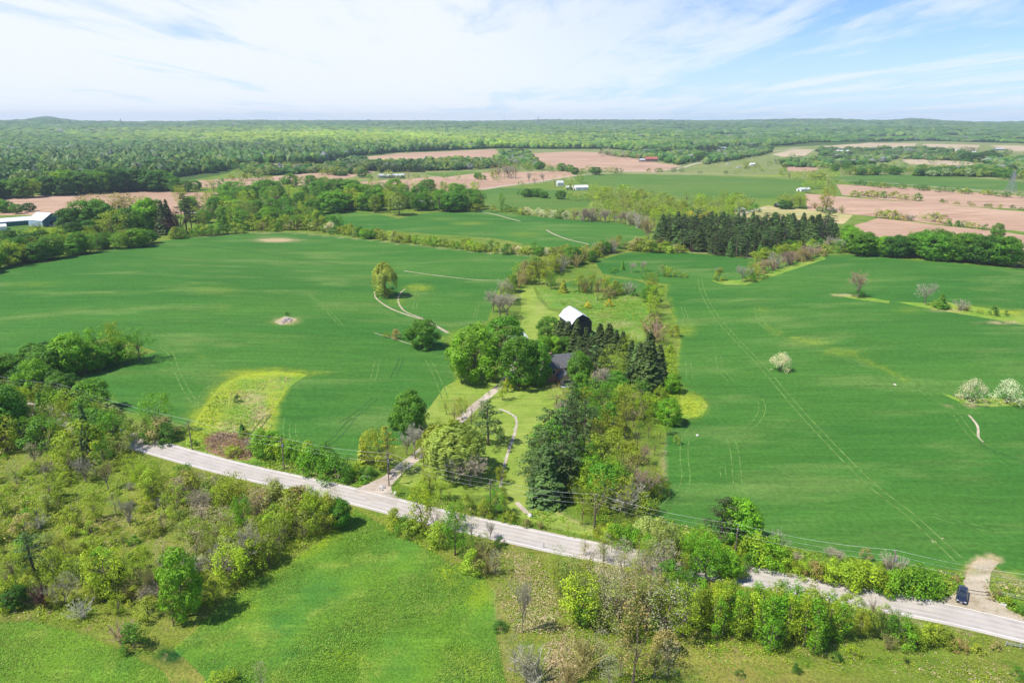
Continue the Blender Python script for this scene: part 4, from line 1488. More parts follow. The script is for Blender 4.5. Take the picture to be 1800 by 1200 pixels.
zone('small shrubs in the field corner', '%s from the mown path in the field corner', (960, 500), rows('''
1075 480 11 ug 1.2; 1082 477 9 ug 1.2; 1094 474 16 sg 1.4; 1110 479 20 ba 1.2; 1130 478 20 ba 1.2; 1163 485 20 up 1.0; 1178 486 16 uo 1.2; 1190 487 12 uo 1.3; 1203 487 9 uo 1.2; 1170 486 20 ly 0.8'''))
zone('leafless hedgerow across the right field', '%s along the bare hedgerow from its field end', (1262, 495), rows('''
1263 494 24 uo 0.9; 1263 492 26 ba 0.8; 1304 496 32 ba 1.0; 1322 491 32 lo 1.1; 1318 494 20 ug 1.2; 1332 486 26 un 1.2''')
     + along('1335,482 1360,474 1390,464 1420,455 1445,449', 20, (26, 20), 'br br ra rr un to', 302, 2, 1, (1.0, 1.4)))
zone('lone trees in the east field', '%s from the bare hedgerow in the east field', (1335, 482), rows('''
1508 522 46 br 1.2 | large leafless tree standing on a grassy bank in the east field
1510 522 14 ud 1.5 | low dark shrub at the foot of the large leafless tree
1370 652 35 fw 1.0 | white blossoming shrub alone in the middle of the east field
1707 707 42 fw 1.1 | white blossoming bush, nearer the bare tree of the two side by side
1769 709 42 fw 1.1 | white blossoming bush at the photo's right edge, beside its twin
1626 536 42 ba 0.9 | grey leafless tree beside the small green conifer
1654 541 27 sg 1.6 | small green conifer between two leafless trees
1655 543 14 ug 1.8; 1664 543 10 ug 1.5; 1690 545 20 ra 1.5; 1698 546 12 rn 1.5; 1745 554 16 ud 1.1; 1768 555 10 ud 1.2; 1643 540 12 uo 1.2; 1722 550 8 uo 1.5'''))
zone('lone trees in the west field', '%s from the farmhouse grove in the west field', (800, 600), rows('''
677 521 62 yx 0.75 | lone willow beside the dirt track
672 521 24 uo 1.0; 690 518 14 ud 1.4; 683 523 16 uo 1.2
743 610 50 mg 1.15 | dense round green tree alone in the crop beside the dirt track
697 596 18 un 1.1 | small brownish bush on the grassy spit
680 592 9 uo 1.4; 712 598 8 ug 1.4
418 707 13 ud 1.2 | dark shrub in the middle of the weedy patch
427 764 20 sd 1.8 | small dark conifer above the red reed bed
425 752 16 ty 1.4 | thin yellow sapling behind the small dark conifer
505 553 5 ud 1.5; 340 782 12 ug 1.2
'''))
zone('trees of the wood at the west field edge', '%s from the wood\'s field tip at the west edge', (270, 620), rows('''
246 634 56 lg 1.15 | rounded green tree at the very tip of the field-edge wood
208 636 72 ly 0.65; 222 638 54 lb 1.0; 186 638 70 lb 0.95; 160 640 60 lb 0.9; 170 650 42 mb 1.1; 128 656 72 mb 0.95; 144 652 56 lb 1.0; 200 640 40 mg 1.2; 104 658 56 mg 1.0; 90 665 60 mg 1.1; 80 650 48 md 1.0; 58 648 44 mg 1.0; 36 650 30 mg 1.1
68 700 70 mb 0.8; 95 700 50 md 1.0; 108 712 56 mg 0.85; 130 702 46 md 0.9; 20 672 52 mg 1.1; -14 680 58 mb 1.0; -40 690 50 mg 1.0; 50 690 50 md 1.0; 30 700 40 lh 1.0; 5 705 40 up 1.2; 85 726 44 lg 0.9; -70 700 60 mg 1.1; -110 710 60 mg 1.1
168 722 58 mg 1.05 | dark leafy tree above the white wires at the field edge
148 742 46 lp 0.9; 190 738 34 up 1.1
278 764 76 lb 0.85 | tall bright green tree alone beside the road and crop
288 770 40 un 1.2; 262 770 34 up 1.2; 246 766 28 up 1.2; 240 760 24 uo 1.2; 296 774 30 ud 1.2; 272 780 20 up 1.2; 290 783 16 ug 1.2; 255 778 20 ug 1.2'''))
zone('trees hiding the road at the west edge', '%s from the lone roadside tree in the belt over the road', (250, 770),
     rows('''
15 770 95 mg 0.95 | tall dark dense tree at the photo's left edge by the road
155 788 80 sq 0.9 | slim blue green conifer in the roadside belt
205 790 72 lb 0.9 | rounded bright green tree standing where the road disappears
222 790 16 fw 1.3; 175 780 16 fw 1.3; 128 752 16 fw 1.3; 80 690 20 sk 1.0; 75 735 46 sg 1.2; -10 760 80 mg 1.0; -50 780 90 mg 1.0''')
     + inside('-60,710 60,700 120,715 200,745 235,770 215,800 170,815 60,805 -60,800', 40, (36, 52), 'lo ly ly lg mg lb up uy ug lp to', 303, (0.9, 1.3)))
zone('shrubs in the roadside hedge', '%s from the driveway in the roadside hedge', (640, 850),
     along('452,790 480,800 520,812 560,824 598,834', 15, (36, 44), 'ub ub ug uy mb ug', 304, 3, 8, (0.85, 1.2)) + rows('''
610 842 22 ug 1.2; 628 838 26 uy 0.9; 645 838 22 ug 1.1; 655 835 16 ug 1.2; 640 846 12 ub 1.4; 470 800 30 ug 1.3
 445 790 24 ra 1.2; 432 770 16 uo 1.2'''))
zone('trees between road and hay meadow', '%s from the driveway mouth, south of the road', (680, 900),
     along('300,862 370,884 450,902 530,914 600,922', 30, (40, 58), 'lo ly lo uo to ty ba un up lg tn', 305, 6, 8, (0.85, 1.2)) + rows('''
598 925 48 mg 0.9 | round green tree at the hay meadow's tip beside the road
555 935 66 ly 0.9 | yellow green tree throwing shade on the hay meadow
578 925 52 lo 0.9; 530 925 72 ly 0.9; 488 905 70 to 1.0; 505 925 40 uo 1.0; 455 925 70 tn 0.9; 432 935 66 lb 0.7
410 800 20 uy 1.2; 325 850 20 up 1.1; 385 858 26 ra 1.2; 350 852 22 ra 1.2; 272 842 34 ly 0.9; 318 872 44 ly 0.7; 240 840 44 ly 1.0'''))
zone('trees in the scrub below the road', '%s from the tall shaded tree in the western scrub', (325, 1070), rows('''
325 1084 122 mb 0.56 | tallest bright green tree in the scrub, casting shade on the meadow
60 1003 70 wq 1.35 | blue green conifer standing in the western scrub
190 1045 92 ly 0.95 | broad yellow green tree with a visible trunk in the scrub
30 1066 36 md 1.1 | round dark green bush at the scrub's bottom corner
236 1138 44 ug 1.0 | round green bush at the lower corner of the scrub
215 1128 34 rr 1.4 | brown twiggy bush beside the round green bush
278 1050 66 bn 0.9 | forked leafless tree between the two largest scrub trees
305 1100 88 tn 0.5; 210 1030 50 rk 1.5; 235 1050 40 rn 1.4; 348 1030 60 ba 1.2; 80 1065 46 rv 1.1; 100 1030 66 lo 0.9; 115 1060 50 to 0.9; 165 1060 46 to 0.9; 130 1010 40 ty 0.9; 45 935 34 un 1.1; 85 900 30 up 1.1; 30 850 40 ta 0.8
85 850 44 ba 0.9; 150 845 40 bk 1.0; 190 860 48 bn 0.9; 205 905 40 ta 0.7; 125 835 60 lo 0.9; 185 820 46 lg 0.9; 250 860 46 ly 0.7; 270 880 52 lo 0.9; 330 890 50 ba 1.2; 355 920 60 ta 0.9; 400 960 70 ta 0.9; 445 975 64 ta 0.8; 470 990 44 uo 1.0; 500 955 50 to 1.0; 380 1000 56 tp 0.9; 420 1010 40 un 1.0'''))
zone('trees in the scrub below the road', '%s from the driveway mouth in the thin western thicket', (680, 900),
     inside('300,885 420,905 590,925 570,945 480,990 400,1035 350,1010 330,950', 36, (44, 64), 'ta tp ly ba ly ty tp ta', 350, (0.8, 1.2)))
zone('trees in the south thicket', '%s from the poplar stand among the crowded thicket trees', (1230, 1050),
     inside('965,1000 1060,985 1200,1010 1215,1110 1100,1130 1010,1110', 26, (50, 84), 'to ta tp ta ly lg tn ba', 351, (0.8, 1.2)))
SCRUB = '-40,800 100,815 230,835 330,870 450,905 560,935 520,965 470,1000 400,1045 350,1080 250,1105 150,1085 60,1068 -40,1075'
zone('trees in the scrub below the road', '%s from the tall shaded tree among the lesser scrub', (325, 1070),
     inside(SCRUB, 50, (34, 52), 'ly lo ly ty ty tp ba ta uy', 306, (0.8, 1.2)))
zone('bushes in the scrub below the road', '%s from the tall shaded tree in the western scrub', (325, 1070),
     inside(SCRUB, 110, (14, 26), 'uo uy up uy rn uy uy uo ra ub', 307, (0.9, 1.5)))
zone('trees between road and hay meadow', '%s from the driveway mouth on the meadow\'s east side', (680, 900), rows('''
742 932 84 ly 0.85 | yellow green tree in front of the road below the driveway
700 928 36 uy 1.2; 712 935 30 ug 1.2; 725 940 30 uo 1.2; 765 945 60 tn 0.9; 790 960 56 ty 0.9; 800 975 96 lg 0.6; 812 975 70 tg 0.8; 820 990 60 lb 0.7; 845 1000 44 rn 1.2; 858 1008 36 rn 1.2; 835 1005 40 uy 1.0
775 955 40 uy 1.2; 870 1010 44 ta 0.9; 830 955 60 to 0.8; 850 975 40 lp 0.9; 873 905 50 lg 0.8; 888 900 36 ty 0.8; 880 880 26 uo 1.1; 805 930 40 lo 0.8; 770 920 30 ty 0.8; 880 960 16 ud 1.3; 862 945 30 ba 1.0; 820 900 30 uo 1.2; 855 905 28 uo 1.2; 895 915 20 uo 1.2; 925 925 14 un 1.2; 950 928 14 rn 1.2'''))
zone('trees in the south thicket', '%s from the poplar stand in the south thicket', (1230, 1050), rows('''
1112 1200 136 tn 0.9 | tallest half-bare tree in front of the thicket
1085 1120 120 ta 0.7; 1060 1110 110 tp 0.8; 1010 1085 110 tp 0.75; 1040 1075 80 ta 0.9; 1000 1060 80 lh 0.8; 1028 1100 60 lg 0.9; 1078 1070 84 ta 0.9; 1110 1080 100 to 0.8; 1130 1100 90 tp 0.8; 1145 1060 80 ta 0.8; 1160 1090 70 lo 0.8; 1095 1040 70 to 0.9
975 1025 50 ty 0.8; 985 1045 60 lo 0.8; 1030 1030 50 lo 0.8; 1060 1040 60 to 0.8; 1150 1020 80 lp 0.8; 1125 1030 76 to 0.8; 1185 1030 70 lo 0.9; 1195 1070 70 lg 0.9; 1180 1110 90 tp 0.5; 1200 1120 90 ly 0.8; 1190 1000 60 rk 1.0; 1140 1000 60 lg 0.8
1055 1170 70 ta 0.7; 1030 1180 60 rn 1.2; 1020 1150 30 rn 1.2; 1150 1190 60 bk 1.0; 1175 1190 60 ta 0.9; 1090 1190 70 ta 0.8; 925 1200 70 ta 0.9; 918 1110 100 ba 0.5; 905 1180 70 ta 0.6; 940 1200 60 ra 1.2; 460 1210 50 ta 0.6; 390 1212 30 uy 1.6; 1000 1200 40 rn 1.2; 1070 1210 60 ta 1.0; 880 1105 16 ud 1.2
1055 980 44 to 0.8; 1026 975 40 to 0.8; 1060 990 60 ty 0.6; 1120 985 50 ty 0.8; 1155 975 46 lp 0.9; 1210 1000 60 lb 0.8; 1170 1045 60 mg 0.8; 1130 1050 40 rn 1.2; 1060 1060 40 ra 1.3; 1100 1130 50 ro 1.2; 1170 1150 40 un 1.2'''))
zone('young poplars in the dense roadside stand', '%s from the tall half-bare tree in the poplar stand', (1180, 1100),
     inside('1205,1100 1230,1082 1330,1088 1400,1094 1465,1105 1475,1125 1430,1142 1350,1126 1280,1126 1220,1118', 60, (64, 80), 'py py pb pb py po', 308, (1.0, 1.5), 0.18)
     + rows('''1350 1145 60 pb 1.4; 1430 1150 56 pb 1.4; 1360 1140 50 pg 1.5; 1445 1140 40 pg 1.5; 1340 1130 70 pb 1.5; 1475 1110 50 lo 0.8'''))
zone('bright trees along the road bend', '%s from the dense dark roadside tree', (1280, 950), rows('''
1264 954 80 wk 1.7 | blackish conifer half of the dark pair beside the crop
1294 954 80 mb 0.9 | dense green half of the dark pair beside the crop
1240 1022 80 lb 0.8; 1222 1012 84 lb 0.7; 1262 1022 64 lb 0.8; 1280 1016 46 mb 0.8; 1205 985 50 ly 0.9; 1228 990 66 lb 0.7; 1255 990 40 ug 1.2; 1240 975 50 ly 0.8; 1270 1000 40 uy 1.3; 1290 1010 30 uy 1.2
1082 955 34 ub 1.2; 1100 958 36 ub 1.2; 1120 962 36 ub 1.2; 1070 950 30 uy 1.2; 1060 945 26 uo 1.2; 1135 950 42 up 1.2; 1155 955 44 up 1.2; 1175 962 40 up 1.2; 1190 968 30 up 1.2; 1125 945 30 up 1.2; 1100 938 20 uo 1.2; 1080 930 24 to 0.8; 1075 970 40 ty 0.7
1310 975 34 uy 1.2; 1328 985 50 uy 1.0; 1345 992 48 ub 1.1; 1362 990 46 ub 1.1; 1375 995 36 uy 1.1; 1340 970 30 ug 1.3; 1300 965 26 uo 1.2; 1320 998 26 ug 1.2; 1366 965 36 ra 1.1 
1395 1005 24 uo 1.2; 1412 1010 28 uy 1.2; 1430 1015 28 un 1.2; 1445 1018 30 uo 1.2; 1462 1022 40 uy 1.1; 1480 1028 42 uy 1.1; 1500 1030 46 uy 1.2; 1520 1034 46 uy 1.2; 1538 1036 42 uy 1.1; 1555 1040 34 ub 1.1; 1572 1042 42 ub 1.1; 1590 1038 40 uy 1.0; 1610 1040 50 ub 1.1; 1628 1040 46 ub 1.0; 1600 1045 36 ug 1.1; 1558 1045 20 ug 1.2
1470 990 26 ba 1.5; 1460 985 22 ba 1.3; 1520 982 20 un 1.0; 1560 1000 30 ra 1.2; 1585 1000 20 ra 1.3; 1400 985 16 ra 1.2; 1740 1050 10 un 1.6; 1768 1060 14 uy 1.3; 1785 1068 14 ub 1.2; 1755 1046 9 rn 1.6; 1795 1080 14 ug 1.2; 1680 1020 10 un 1.0; 1650 1035 10 ug 1.5; 1665 1030 10 uo 1.5'''))
zone('bushes on the road\'s south verge', '%s from the parked car on the south verge', (1690, 1060), rows('''
1490 1075 30 uo 1.2; 1505 1085 34 up 1.1; 1520 1100 34 uo 1.1; 1535 1075 26 ra 1.1; 1510 1118 46 lo 0.8; 1550 1090 30 up 1.1; 1560 1118 40 ug 0.9; 1548 1122 34 rk 1.2; 1580 1128 50 lg 0.8; 1590 1135 40 ub 0.9; 1560 1140 26 rn 1.2; 1605 1130 34 uy 1.1; 1625 1130 34 uy 1.2; 1645 1130 30 uo 1.2; 1665 1135 26 uo 1.2; 1685 1140 20 un 1.2; 1630 1115 20 up 1.2; 1660 1118 16 up 1.2
1575 1100 24 ra 1.2; 1400 1180 14 ud 1.2; 1300 1188 12 ud 1.2; 1595 1165 10 rk 1.5; 1720 1145 12 uo 1.6; 1750 1140 12 un 1.4; 1790 1190 16 ug 1.4; 1470 1160 14 ud 1.2; 1500 1150 16 uy 1.4; 1465 1085 34 po 1.2'''))
# ---- middle distance
zone('trees of the belt along the far west field edge', '%s from the open corner along the western field belt', (275, 430),
     along('-120,510 -40,482 40,462 120,448 200,436 272,428', 54, (46, 26), 'lb lg ly mg lo ly mb lh', 310, 6, 3, (1.0, 1.5)) + along('-60,455 40,448 110,440 150,428 230,415', 30, (26, 44), 'lo mg ly lg md', 311, 8, 4, (0.9, 1.3)))
zone('hedge shrubs at the west field crest', '%s from the open corner along the crest hedge', (280, 424),
     along('300,420 340,415 380,413 425,409', 16, (20, 16), 'ug ub uo uy', 312, 3, 1, (1.0, 1.4)))
zone('trees around the blue-roofed farm', '%s from the dark blue barn', (95, 395), rows('''
128 404 40 md 1.3; 146 402 50 mg 1.1; 160 396 58 ln 1.3; 176 400 52 mg 1.1; 186 402 46 mg 0.9; 200 396 58 ln 1.6; 214 404 44 sk 1.4; 226 398 60 ln 1.2; 236 404 44 sk 1.4; 248 398 58 ln 1.5; 262 410 64 mb 0.8; 276 408 58 mg 0.9; 290 412 62 sk 1.0; 300 410 62 sk 1.0; 314 412 50 rv 1.4; 328 408 68 wk 0.8; 338 408 62 wk 0.8; 350 406 40 lo 1.0; 205 412 26 sk 2.0; 185 412 24 rr 2.0; 120 404 16 ud 1.4; 100 406 10 ug 1.6; 72 410 22 ro 1.4; 60 420 22 uo 1.5; 40 418 18 ug 1.5; 30 422 20 ug 1.5; 15 425 22 md 1.6
52 372 16 md 1.5; 0 372 24 mb 1.4; 12 374 22 mg 1.4; 30 376 18 mg 1.4; -30 374 30 mg 1.4; 360 392 24 mg 1.2; 152 420 26 ug 1.4; 110 424 30 uy 1.4; 90 430 34 ly 1.3; 70 436 34 uy 1.3'''))
zone('dark belt of trees behind the pink field', '%s from the farm along the dark belt', (0, 350), along('-200,355 -60,352 60,345 160,339 240,333 315,336', 72, (40, 32), 'md md mg mg mb ly', 313, 4, 2, (1.0, 1.5)) )
zone('trees scattered north of the crest', '%s from the hedge crest in the central grove', (430, 410),
     inside('300,350 420,340 560,335 560,352 570,375 540,398 450,408 400,402 350,400 330,380', 70, (24, 34), 'mg mg lo lg lh mb ly to', 314, (0.9, 1.4)) + rows('490 368 24 mv 1.0; 455 372 20 md 1.2; 475 380 28 ta 1.0; 560 395 26 mg 1.2; 552 392 30 lo 1.0; 530 402 26 ly 1.2'))
zone('trees around the central homestead', '%s from the willow by the central homestead', (700, 376),
     along('560,372 600,370 640,366 690,366 740,366 800,368 850,364', 34, (34, 30), 'mg mg mb mg lg lo ly', 315, 5, 5, (1.0, 1.4)) + rows('''
702 378 42 yx 1.0 | weeping willow on the lawn of the central homestead
660 374 32 lo 1.2; 686 374 34 lo 0.7; 730 370 30 lh 0.9; 768 368 36 sg 1.0; 772 372 40 lb 0.8; 790 371 34 mg 1.3; 806 371 34 mg 1.2; 822 368 26 lo 1.3; 840 368 22 uo 1.4; 835 372 14 uo 2.0; 752 360 30 lb 0.9; 620 362 40 mb 1.0; 640 360 38 mb 1.2; 600 366 36 mg 0.9
882 368 30 lb 0.7 | bright green tree alone between the two far crop fields
890 372 14 ug 1.4; 868 372 12 uo 1.6; 900 372 10 uo 1.6'''))
HEDGE1 = '425,408 470,406 540,404 600,411 640,417 700,424 760,432 820,438 880,444 950,448 1000,447 1050,445'
zone('bushes in the long hedge between crop fields', '%s from its west end in the long field hedge', (425, 408),
     along(HEDGE1, 84, (17, 17), 'ug uo uo uy ub ly un uo mg fw uo up', 316, 2, 2, (0.9, 1.4)))
zone('bushes in the long hedge between crop fields', '%s from its west end above the field hedge', (425, 400),
     inside('430,404 480,396 550,394 620,404 560,404', 22, (20, 24), 'lg ug uy mg lo', 317, (1.0, 1.4)) )
zone('hedge behind the middle crop field', '%s from the lone bright tree in the back hedge', (882, 368),
     along('905,375 930,378 965,382 1000,385', 14, (12, 14), 'fw up fw uo ug', 318, 2, 1, (1.0, 1.5)) + along('1005,386 1040,388 1080,391 1130,400', 24, (22, 22), 'ba ra br to tn', 319, 3, 2, (1.0, 1.5)))
zone('trees in the valley scrub', '%s from the white houses in the valley scrub', (1010, 335),
     inside('1040,350 1090,336 1130,345 1200,356 1290,356 1320,362 1300,376 1260,388 1200,395 1150,392 1110,388 1050,382', 110, (18, 22), 'ly lo lo to ly lp uo uy to tp', 320, (1.0, 1.6)) + rows('''
1240 395 22 ue 1.8; 1215 392 20 ue 1.8; 1150 398 26 ly 1.2; 1140 408 22 rn 1.6; 1210 372 14 ug 1.4; 1300 372 22 ly 1.4; 1325 372 16 ug 1.5; 1282 376 16 uo 1.5; 1095 350 20 lo 1.4; 1065 345 18 ly 1.4
1138 440 70 bn 0.6 | tall leafless tree at the corner of the dark conifer wood
1120 440 24 un 1.4; 1135 442 26 uo 1.4; 1155 440 24 rn 1.4'''))
zone('trees around the white houses', '%s from the white houses', (1015, 332), rows('''
925 346 15 mg 1.4; 936 345 14 mg 1.4; 946 346 15 mg 1.5; 957 348 13 mg 1.5; 912 342 8 ug 1.6; 985 350 16 mg 1.4; 1000 352 14 ly 1.3; 1012 353 14 lo 1.4; 1025 352 12 uo 1.6; 1005 324 18 ty 1.0; 975 330 22 tn 1.0; 955 322 20 ba 1.0; 930 322 20 ba 1.0; 1020 322 18 lo 1.2; 1045 333 14 ly 1.4; 1000 334 12 uo 1.4; 990 322 16 to 1.4; 940 324 20 tn 1.2; 915 326 8 ub 1.4'''))
zone('conifers of the dark wood', '%s from the lone leafless tree in the conifer wood', (1138, 440),
     inside('1152,428 1165,402 1215,398 1300,402 1400,404 1462,408 1478,420 1450,432 1400,440 1300,444 1240,444 1190,436', 170, (28, 38), 'sk sk sq wk wq sq wk', 321, (1.5, 2.2), 0.3)
     + along('1240,446 1290,450 1330,450 1370,444', 14, (36, 34), 'wq sq wk', 322, 4, 2, (1.2, 1.6)))
zone('bushes before the dark wood', '%s from the lone leafless tree before the conifers', (1138, 440),
     along('1100,440 1140,442 1200,444', 12, 16, 'uo uy ug un', 323, 3, 2, (1.2, 1.7)) + along('1325,460 1360,452 1400,444 1450,440 1490,444', 26, 22, 'uo uy ly uo to ba lg', 324, 4, 4, (1.0, 1.6)) + rows('1258 440 12 uy 1.2; 1215 443 10 rv 1.5; 1455 438 26 ba 1.2; 1475 430 24 ly 1.0; 1490 420 26 mb 1.1; 1440 442 22 lg 1.2'))
zone('dense trees in the row beyond the east field', '%s from the conifer wood in the dense tree row', (1480, 440),
     along('1500,448 1560,450 1620,452 1690,458 1775,466', 26, (36, 52), 'mg mg mb md mg', 325, 4, 4, (0.95, 1.3), 0.15) + rows('1495 432 34 mb 1.2; 1605 440 34 lo 1.2; 1752 420 28 mg 0.9; 1790 468 26 un 1.2; 1805 466 20 uo 1.4; 1850 470 40 mg 1.2; 1890 475 40 mg 1.2'))
zone('trees along the far soil fields', '%s from the tall pale tree in the soil fields', (1450, 370), rows('''
1452 370 46 lo 0.9 | tall olive tree beside the far ploughed field
1446 372 34 tn 0.9; 1455 373 12 ud 2.0; 1432 366 12 rn 1.5; 1480 374 14 rn 1.2; 1440 371 9 ug 1.6
1374 363 22 lo 1.4; 1390 366 30 lo 1.5; 1405 366 30 ly 1.3; 1380 367 16 md 1.6; 1410 364 20 lo 1.2; 1418 340 22 ly 1.4; 1440 332 18 ly 1.6; 1425 332 16 lo 1.4; 1455 328 18 to 1.6; 1465 325 14 lg 1.4''')
     + along('1500,345 1540,346 1580,350 1615,354', 14, 12, 'uo ug lo uo to', 326, 3, 1, (1.2, 1.8)) + along('1640,355 1700,360 1760,366 1850,373', 14, 6, 'uo ug ud', 327, 8, 1, (1.4, 2.0))
     + along('1535,383 1580,386 1630,389 1660,393', 20, 15, 'ba ra un to uo', 328, 3, 1, (1.0, 1.5)) + along('1662,394 1700,400 1750,405', 10, 9, 'ug uo ud mg', 329, 4, 1, (1.2, 1.8))
     + along('1490,325 1560,330 1620,335 1700,341 1800,349', 34, 9, 'ug md mg uo to', 330, 6, 1, (1.3, 2.0)))
zone('trees along the farther fields', '%s from the yellow verge in the far tree lines', (1400, 309),
     along('1370,312 1420,316 1470,312', 14, 15, 'ly lo uo to', 331, 4, 3, (1.3, 1.8)) + along('1480,308 1540,306 1620,304 1700,308 1770,314 1860,318', 60, 13, 'lg lp mg lo mg uo', 332, 4, 2, (1.3, 1.8))
     + along('1350,288 1400,290 1460,292', 14, 13, 'ta lo lg ba', 333, 5, 5, (1.3, 1.8)) + rows('1473 288 16 mq 1.4; 1490 286 14 mq 1.4; 1543 262 7 sq 1.8; 1552 262 7 lg 1.4; 1560 262 7 mg 1.4; 1610 272 9 mq 1.6; 1617 268 10 lp 1.6; 1675 268 8 sq 1.7; 1708 268 9 mq 1.6; 1690 274 12 mg 1.6')
     + along('1640,278 1680,280 1720,284 1770,284', 20, 14, 'mq lg lo md', 334, 6, 3, (1.3, 1.8)) + along('1440,270 1500,274 1570,276', 18, 8, 'ta lp lg', 335, 6, 4, (1.3, 1.8)))
zone('dark conifer windbreak', '%s from its field end in the dark windbreak', (745, 300),
     along('668,303 700,302 747,303', 18, 12, 'sk', 336, 1, .5, (1.3, 1.8), 0.1) + rows('636 312 14 md 1.2; 645 311 12 md 1.2; 862 294 14 sq 1.6; 650 314 8 ug 1.8; 675 314 9 lg 1.4; 706 315 8 ug 1.8; 732 313 8 uo 1.8; 840 315 12 mb 1.6; 850 316 9 ug 1.6'))
zone('tree belts between the tan fields', '%s from the red-roofed barn in the tan field belts', (1145, 280),
     along('300,338 420,333 500,330 580,333', 26, 20, 'lo lg to mg tp', 360, 6, 4, (1.1, 1.6)) + along('560,340 640,342 720,341 840,337', 34, (26, 18), 'mg lo lg mb to ly', 361, 6, 3, (1.1, 1.6))
     + along('560,303 700,317 860,318 900,314', 26, 13, 'to lp ta lo', 362, 8, 3, (1.2, 1.8)) + along('400,300 500,297 600,300', 18, 13, 'lg mg lp', 363, 5, 2, (1.2, 1.8))
     + along('1440,300 1560,299 1700,303 1860,306', 40, 13, 'lg lp mg ta lo', 364, 6, 2, (1.2, 1.8)) + along('1440,283 1560,281 1700,291 1860,296', 30, 12, 'ta lp lg to', 365, 6, 3, (1.2, 1.8)) + along('1560,266 1660,266 1800,272', 22, 9, 'mq lg ta', 366, 6, 2, (1.2, 1.8)))
zone('scattered trees of the middle distance', '%s from the red-roofed barn', (1145, 280),
     along('400,318 440,312 470,306 540,302 600,306 640,304', 34, 14, 'to ta lp lh uo tp', 337, 6, 5, (1.2, 1.8)) + along('630,300 700,296 760,292 840,296 900,296 950,300', 56, 13, 'ly to lp lo ty lb lp', 338, 8, 4, (1.2, 1.8))
     + along('860,312 890,312 910,314', 12, 22, 'ba ta tn', 339, 4, 2, (0.9, 1.2)) + along('900,300 960,298 1030,306 1090,304', 32, 12, 'lg lo mg to mg', 340, 4, 3, (1.2, 1.8)) + rows('1155 303 8 mq 1.5; 1184 303 9 mq 1.5; 1198 303 9 mq 1.4; 1230 306 6 md 1.4; 1276 306 7 md 1.4; 1293 308 8 lo 1.2; 1140 302 6 uo 1.8; 1160 302 7 uo 1.8; 1325 304 7 ly 1.4; 1345 304 8 to 1.2')
     + along('1050,276 1100,278 1130,278', 16, 12, 'ta to ba lp', 341, 6, 3, (1.2, 1.6)) + along('1165,276 1200,284 1230,282', 20, 13, 'mq lg mg lp sq', 342, 6, 4, (1.2, 1.6)) + along('1050,268 1130,272 1200,270', 16, 10, 'sq lg mq lp', 343, 5, 2, (1.2, 1.6))
     + along('1230,270 1260,268 1275,268', 12, 10, 'sk sq', 344, 2, 2, (1.6, 2.2)) + along('1290,290 1340,298 1300,300', 12, 8, 'lo lp uo', 345, 10, 5, (1.4, 1.8)))

finish_plants()

# ------------------------------------------------------------------ the continuous forest and far woods (nobody could count them)
def bump_crowns(rg, X, Y, rad, hgt, tint, leafy):
    """rough low crowns, one per place, in one mesh"""
    bm = bmesh.new()
    bmesh.ops.create_icosphere(bm, subdivisions=1 if not leafy else 2, radius=1)
    bv = np.array([v.co[:] for v in bm.verts])
    bf = np.array([[v.index for v in f.verts] for f in bm.faces])
    bm.free()
    n = len(X)
    Z = H(X, Y)
    k = len(bv)
    rnd = 1 + rg.uniform(-0.28, 0.28, (n, k, 1))
    V = bv[None] * rnd
    V = V * np.stack([rad, rad, hgt * 0.52], 1)[:, None, :]
    ang = rg.random(n) * 6.28
    ca, sa = np.cos(ang)[:, None], np.sin(ang)[:, None]
    V = np.stack([V[..., 0] * ca - V[..., 1] * sa, V[..., 0] * sa + V[..., 1] * ca, V[..., 2]], -1)
    V = V + np.stack([X, Y, Z + hgt * 0.5], 1)[:, None, :]
    F = bf[None] + (np.arange(n) * k)[:, None, None]
    C = np.repeat(np.column_stack([tint, np.ones(n)])[:, None, :], k, 1)
    C = C.copy()
    C[..., :3] *= rg.uniform(0.8, 1.2, (n, k, 1)) if leafy else rg.uniform(0.92, 1.08, (n, k, 1))
    if not leafy:
        return V.reshape(-1, 3), F.reshape(-1, 3), C.reshape(-1, 4), None
    # leaf clumps standing proud of the crown
    m_ = 46
    d = unit(rg.normal(size=(n, m_, 3)) + np.array([0, 0, 0.5]))
    P_ = d * np.stack([rad, rad, hgt * 0.52], 1)[:, None, :] * rg.uniform(0.9, 1.18, (n, m_, 1)) + np.stack([X, Y, Z + hgt * 0.5], 1)[:, None, :]
    nn = unit(d + rg.normal(size=d.shape) * 0.5)
    s = (rad[:, None] * rg.uniform(0.12, 0.26, (n, m_))).ravel()
    Q = quads(P_.reshape(-1, 3), nn.reshape(-1, 3), s, s, rg)
    QC = np.repeat(np.repeat(tint[:, None, :], m_, 1).reshape(-1, 1, 3) * rg.uniform(0.75, 1.3, (n * m_, 1, 1)), 4, 1)
    QC = np.concatenate([QC, np.ones(QC.shape[:2] + (1,))], -1)
    return V.reshape(-1, 3), F.reshape(-1, 3), C.reshape(-1, 4), (Q.reshape(-1, 3), QC.reshape(-1, 4))


def vnoise(X, Y, s, seed):
    r = np.random.default_rng(seed)
    t = 0
    for i in range(6):
        a, b, c = r.normal(), r.normal(), r.random() * 6.28
        t = t + np.sin((X * a + Y * b) / s * (1 + 0.4 * i) + c) / (1 + 0.3 * i)
    return t / 2.5


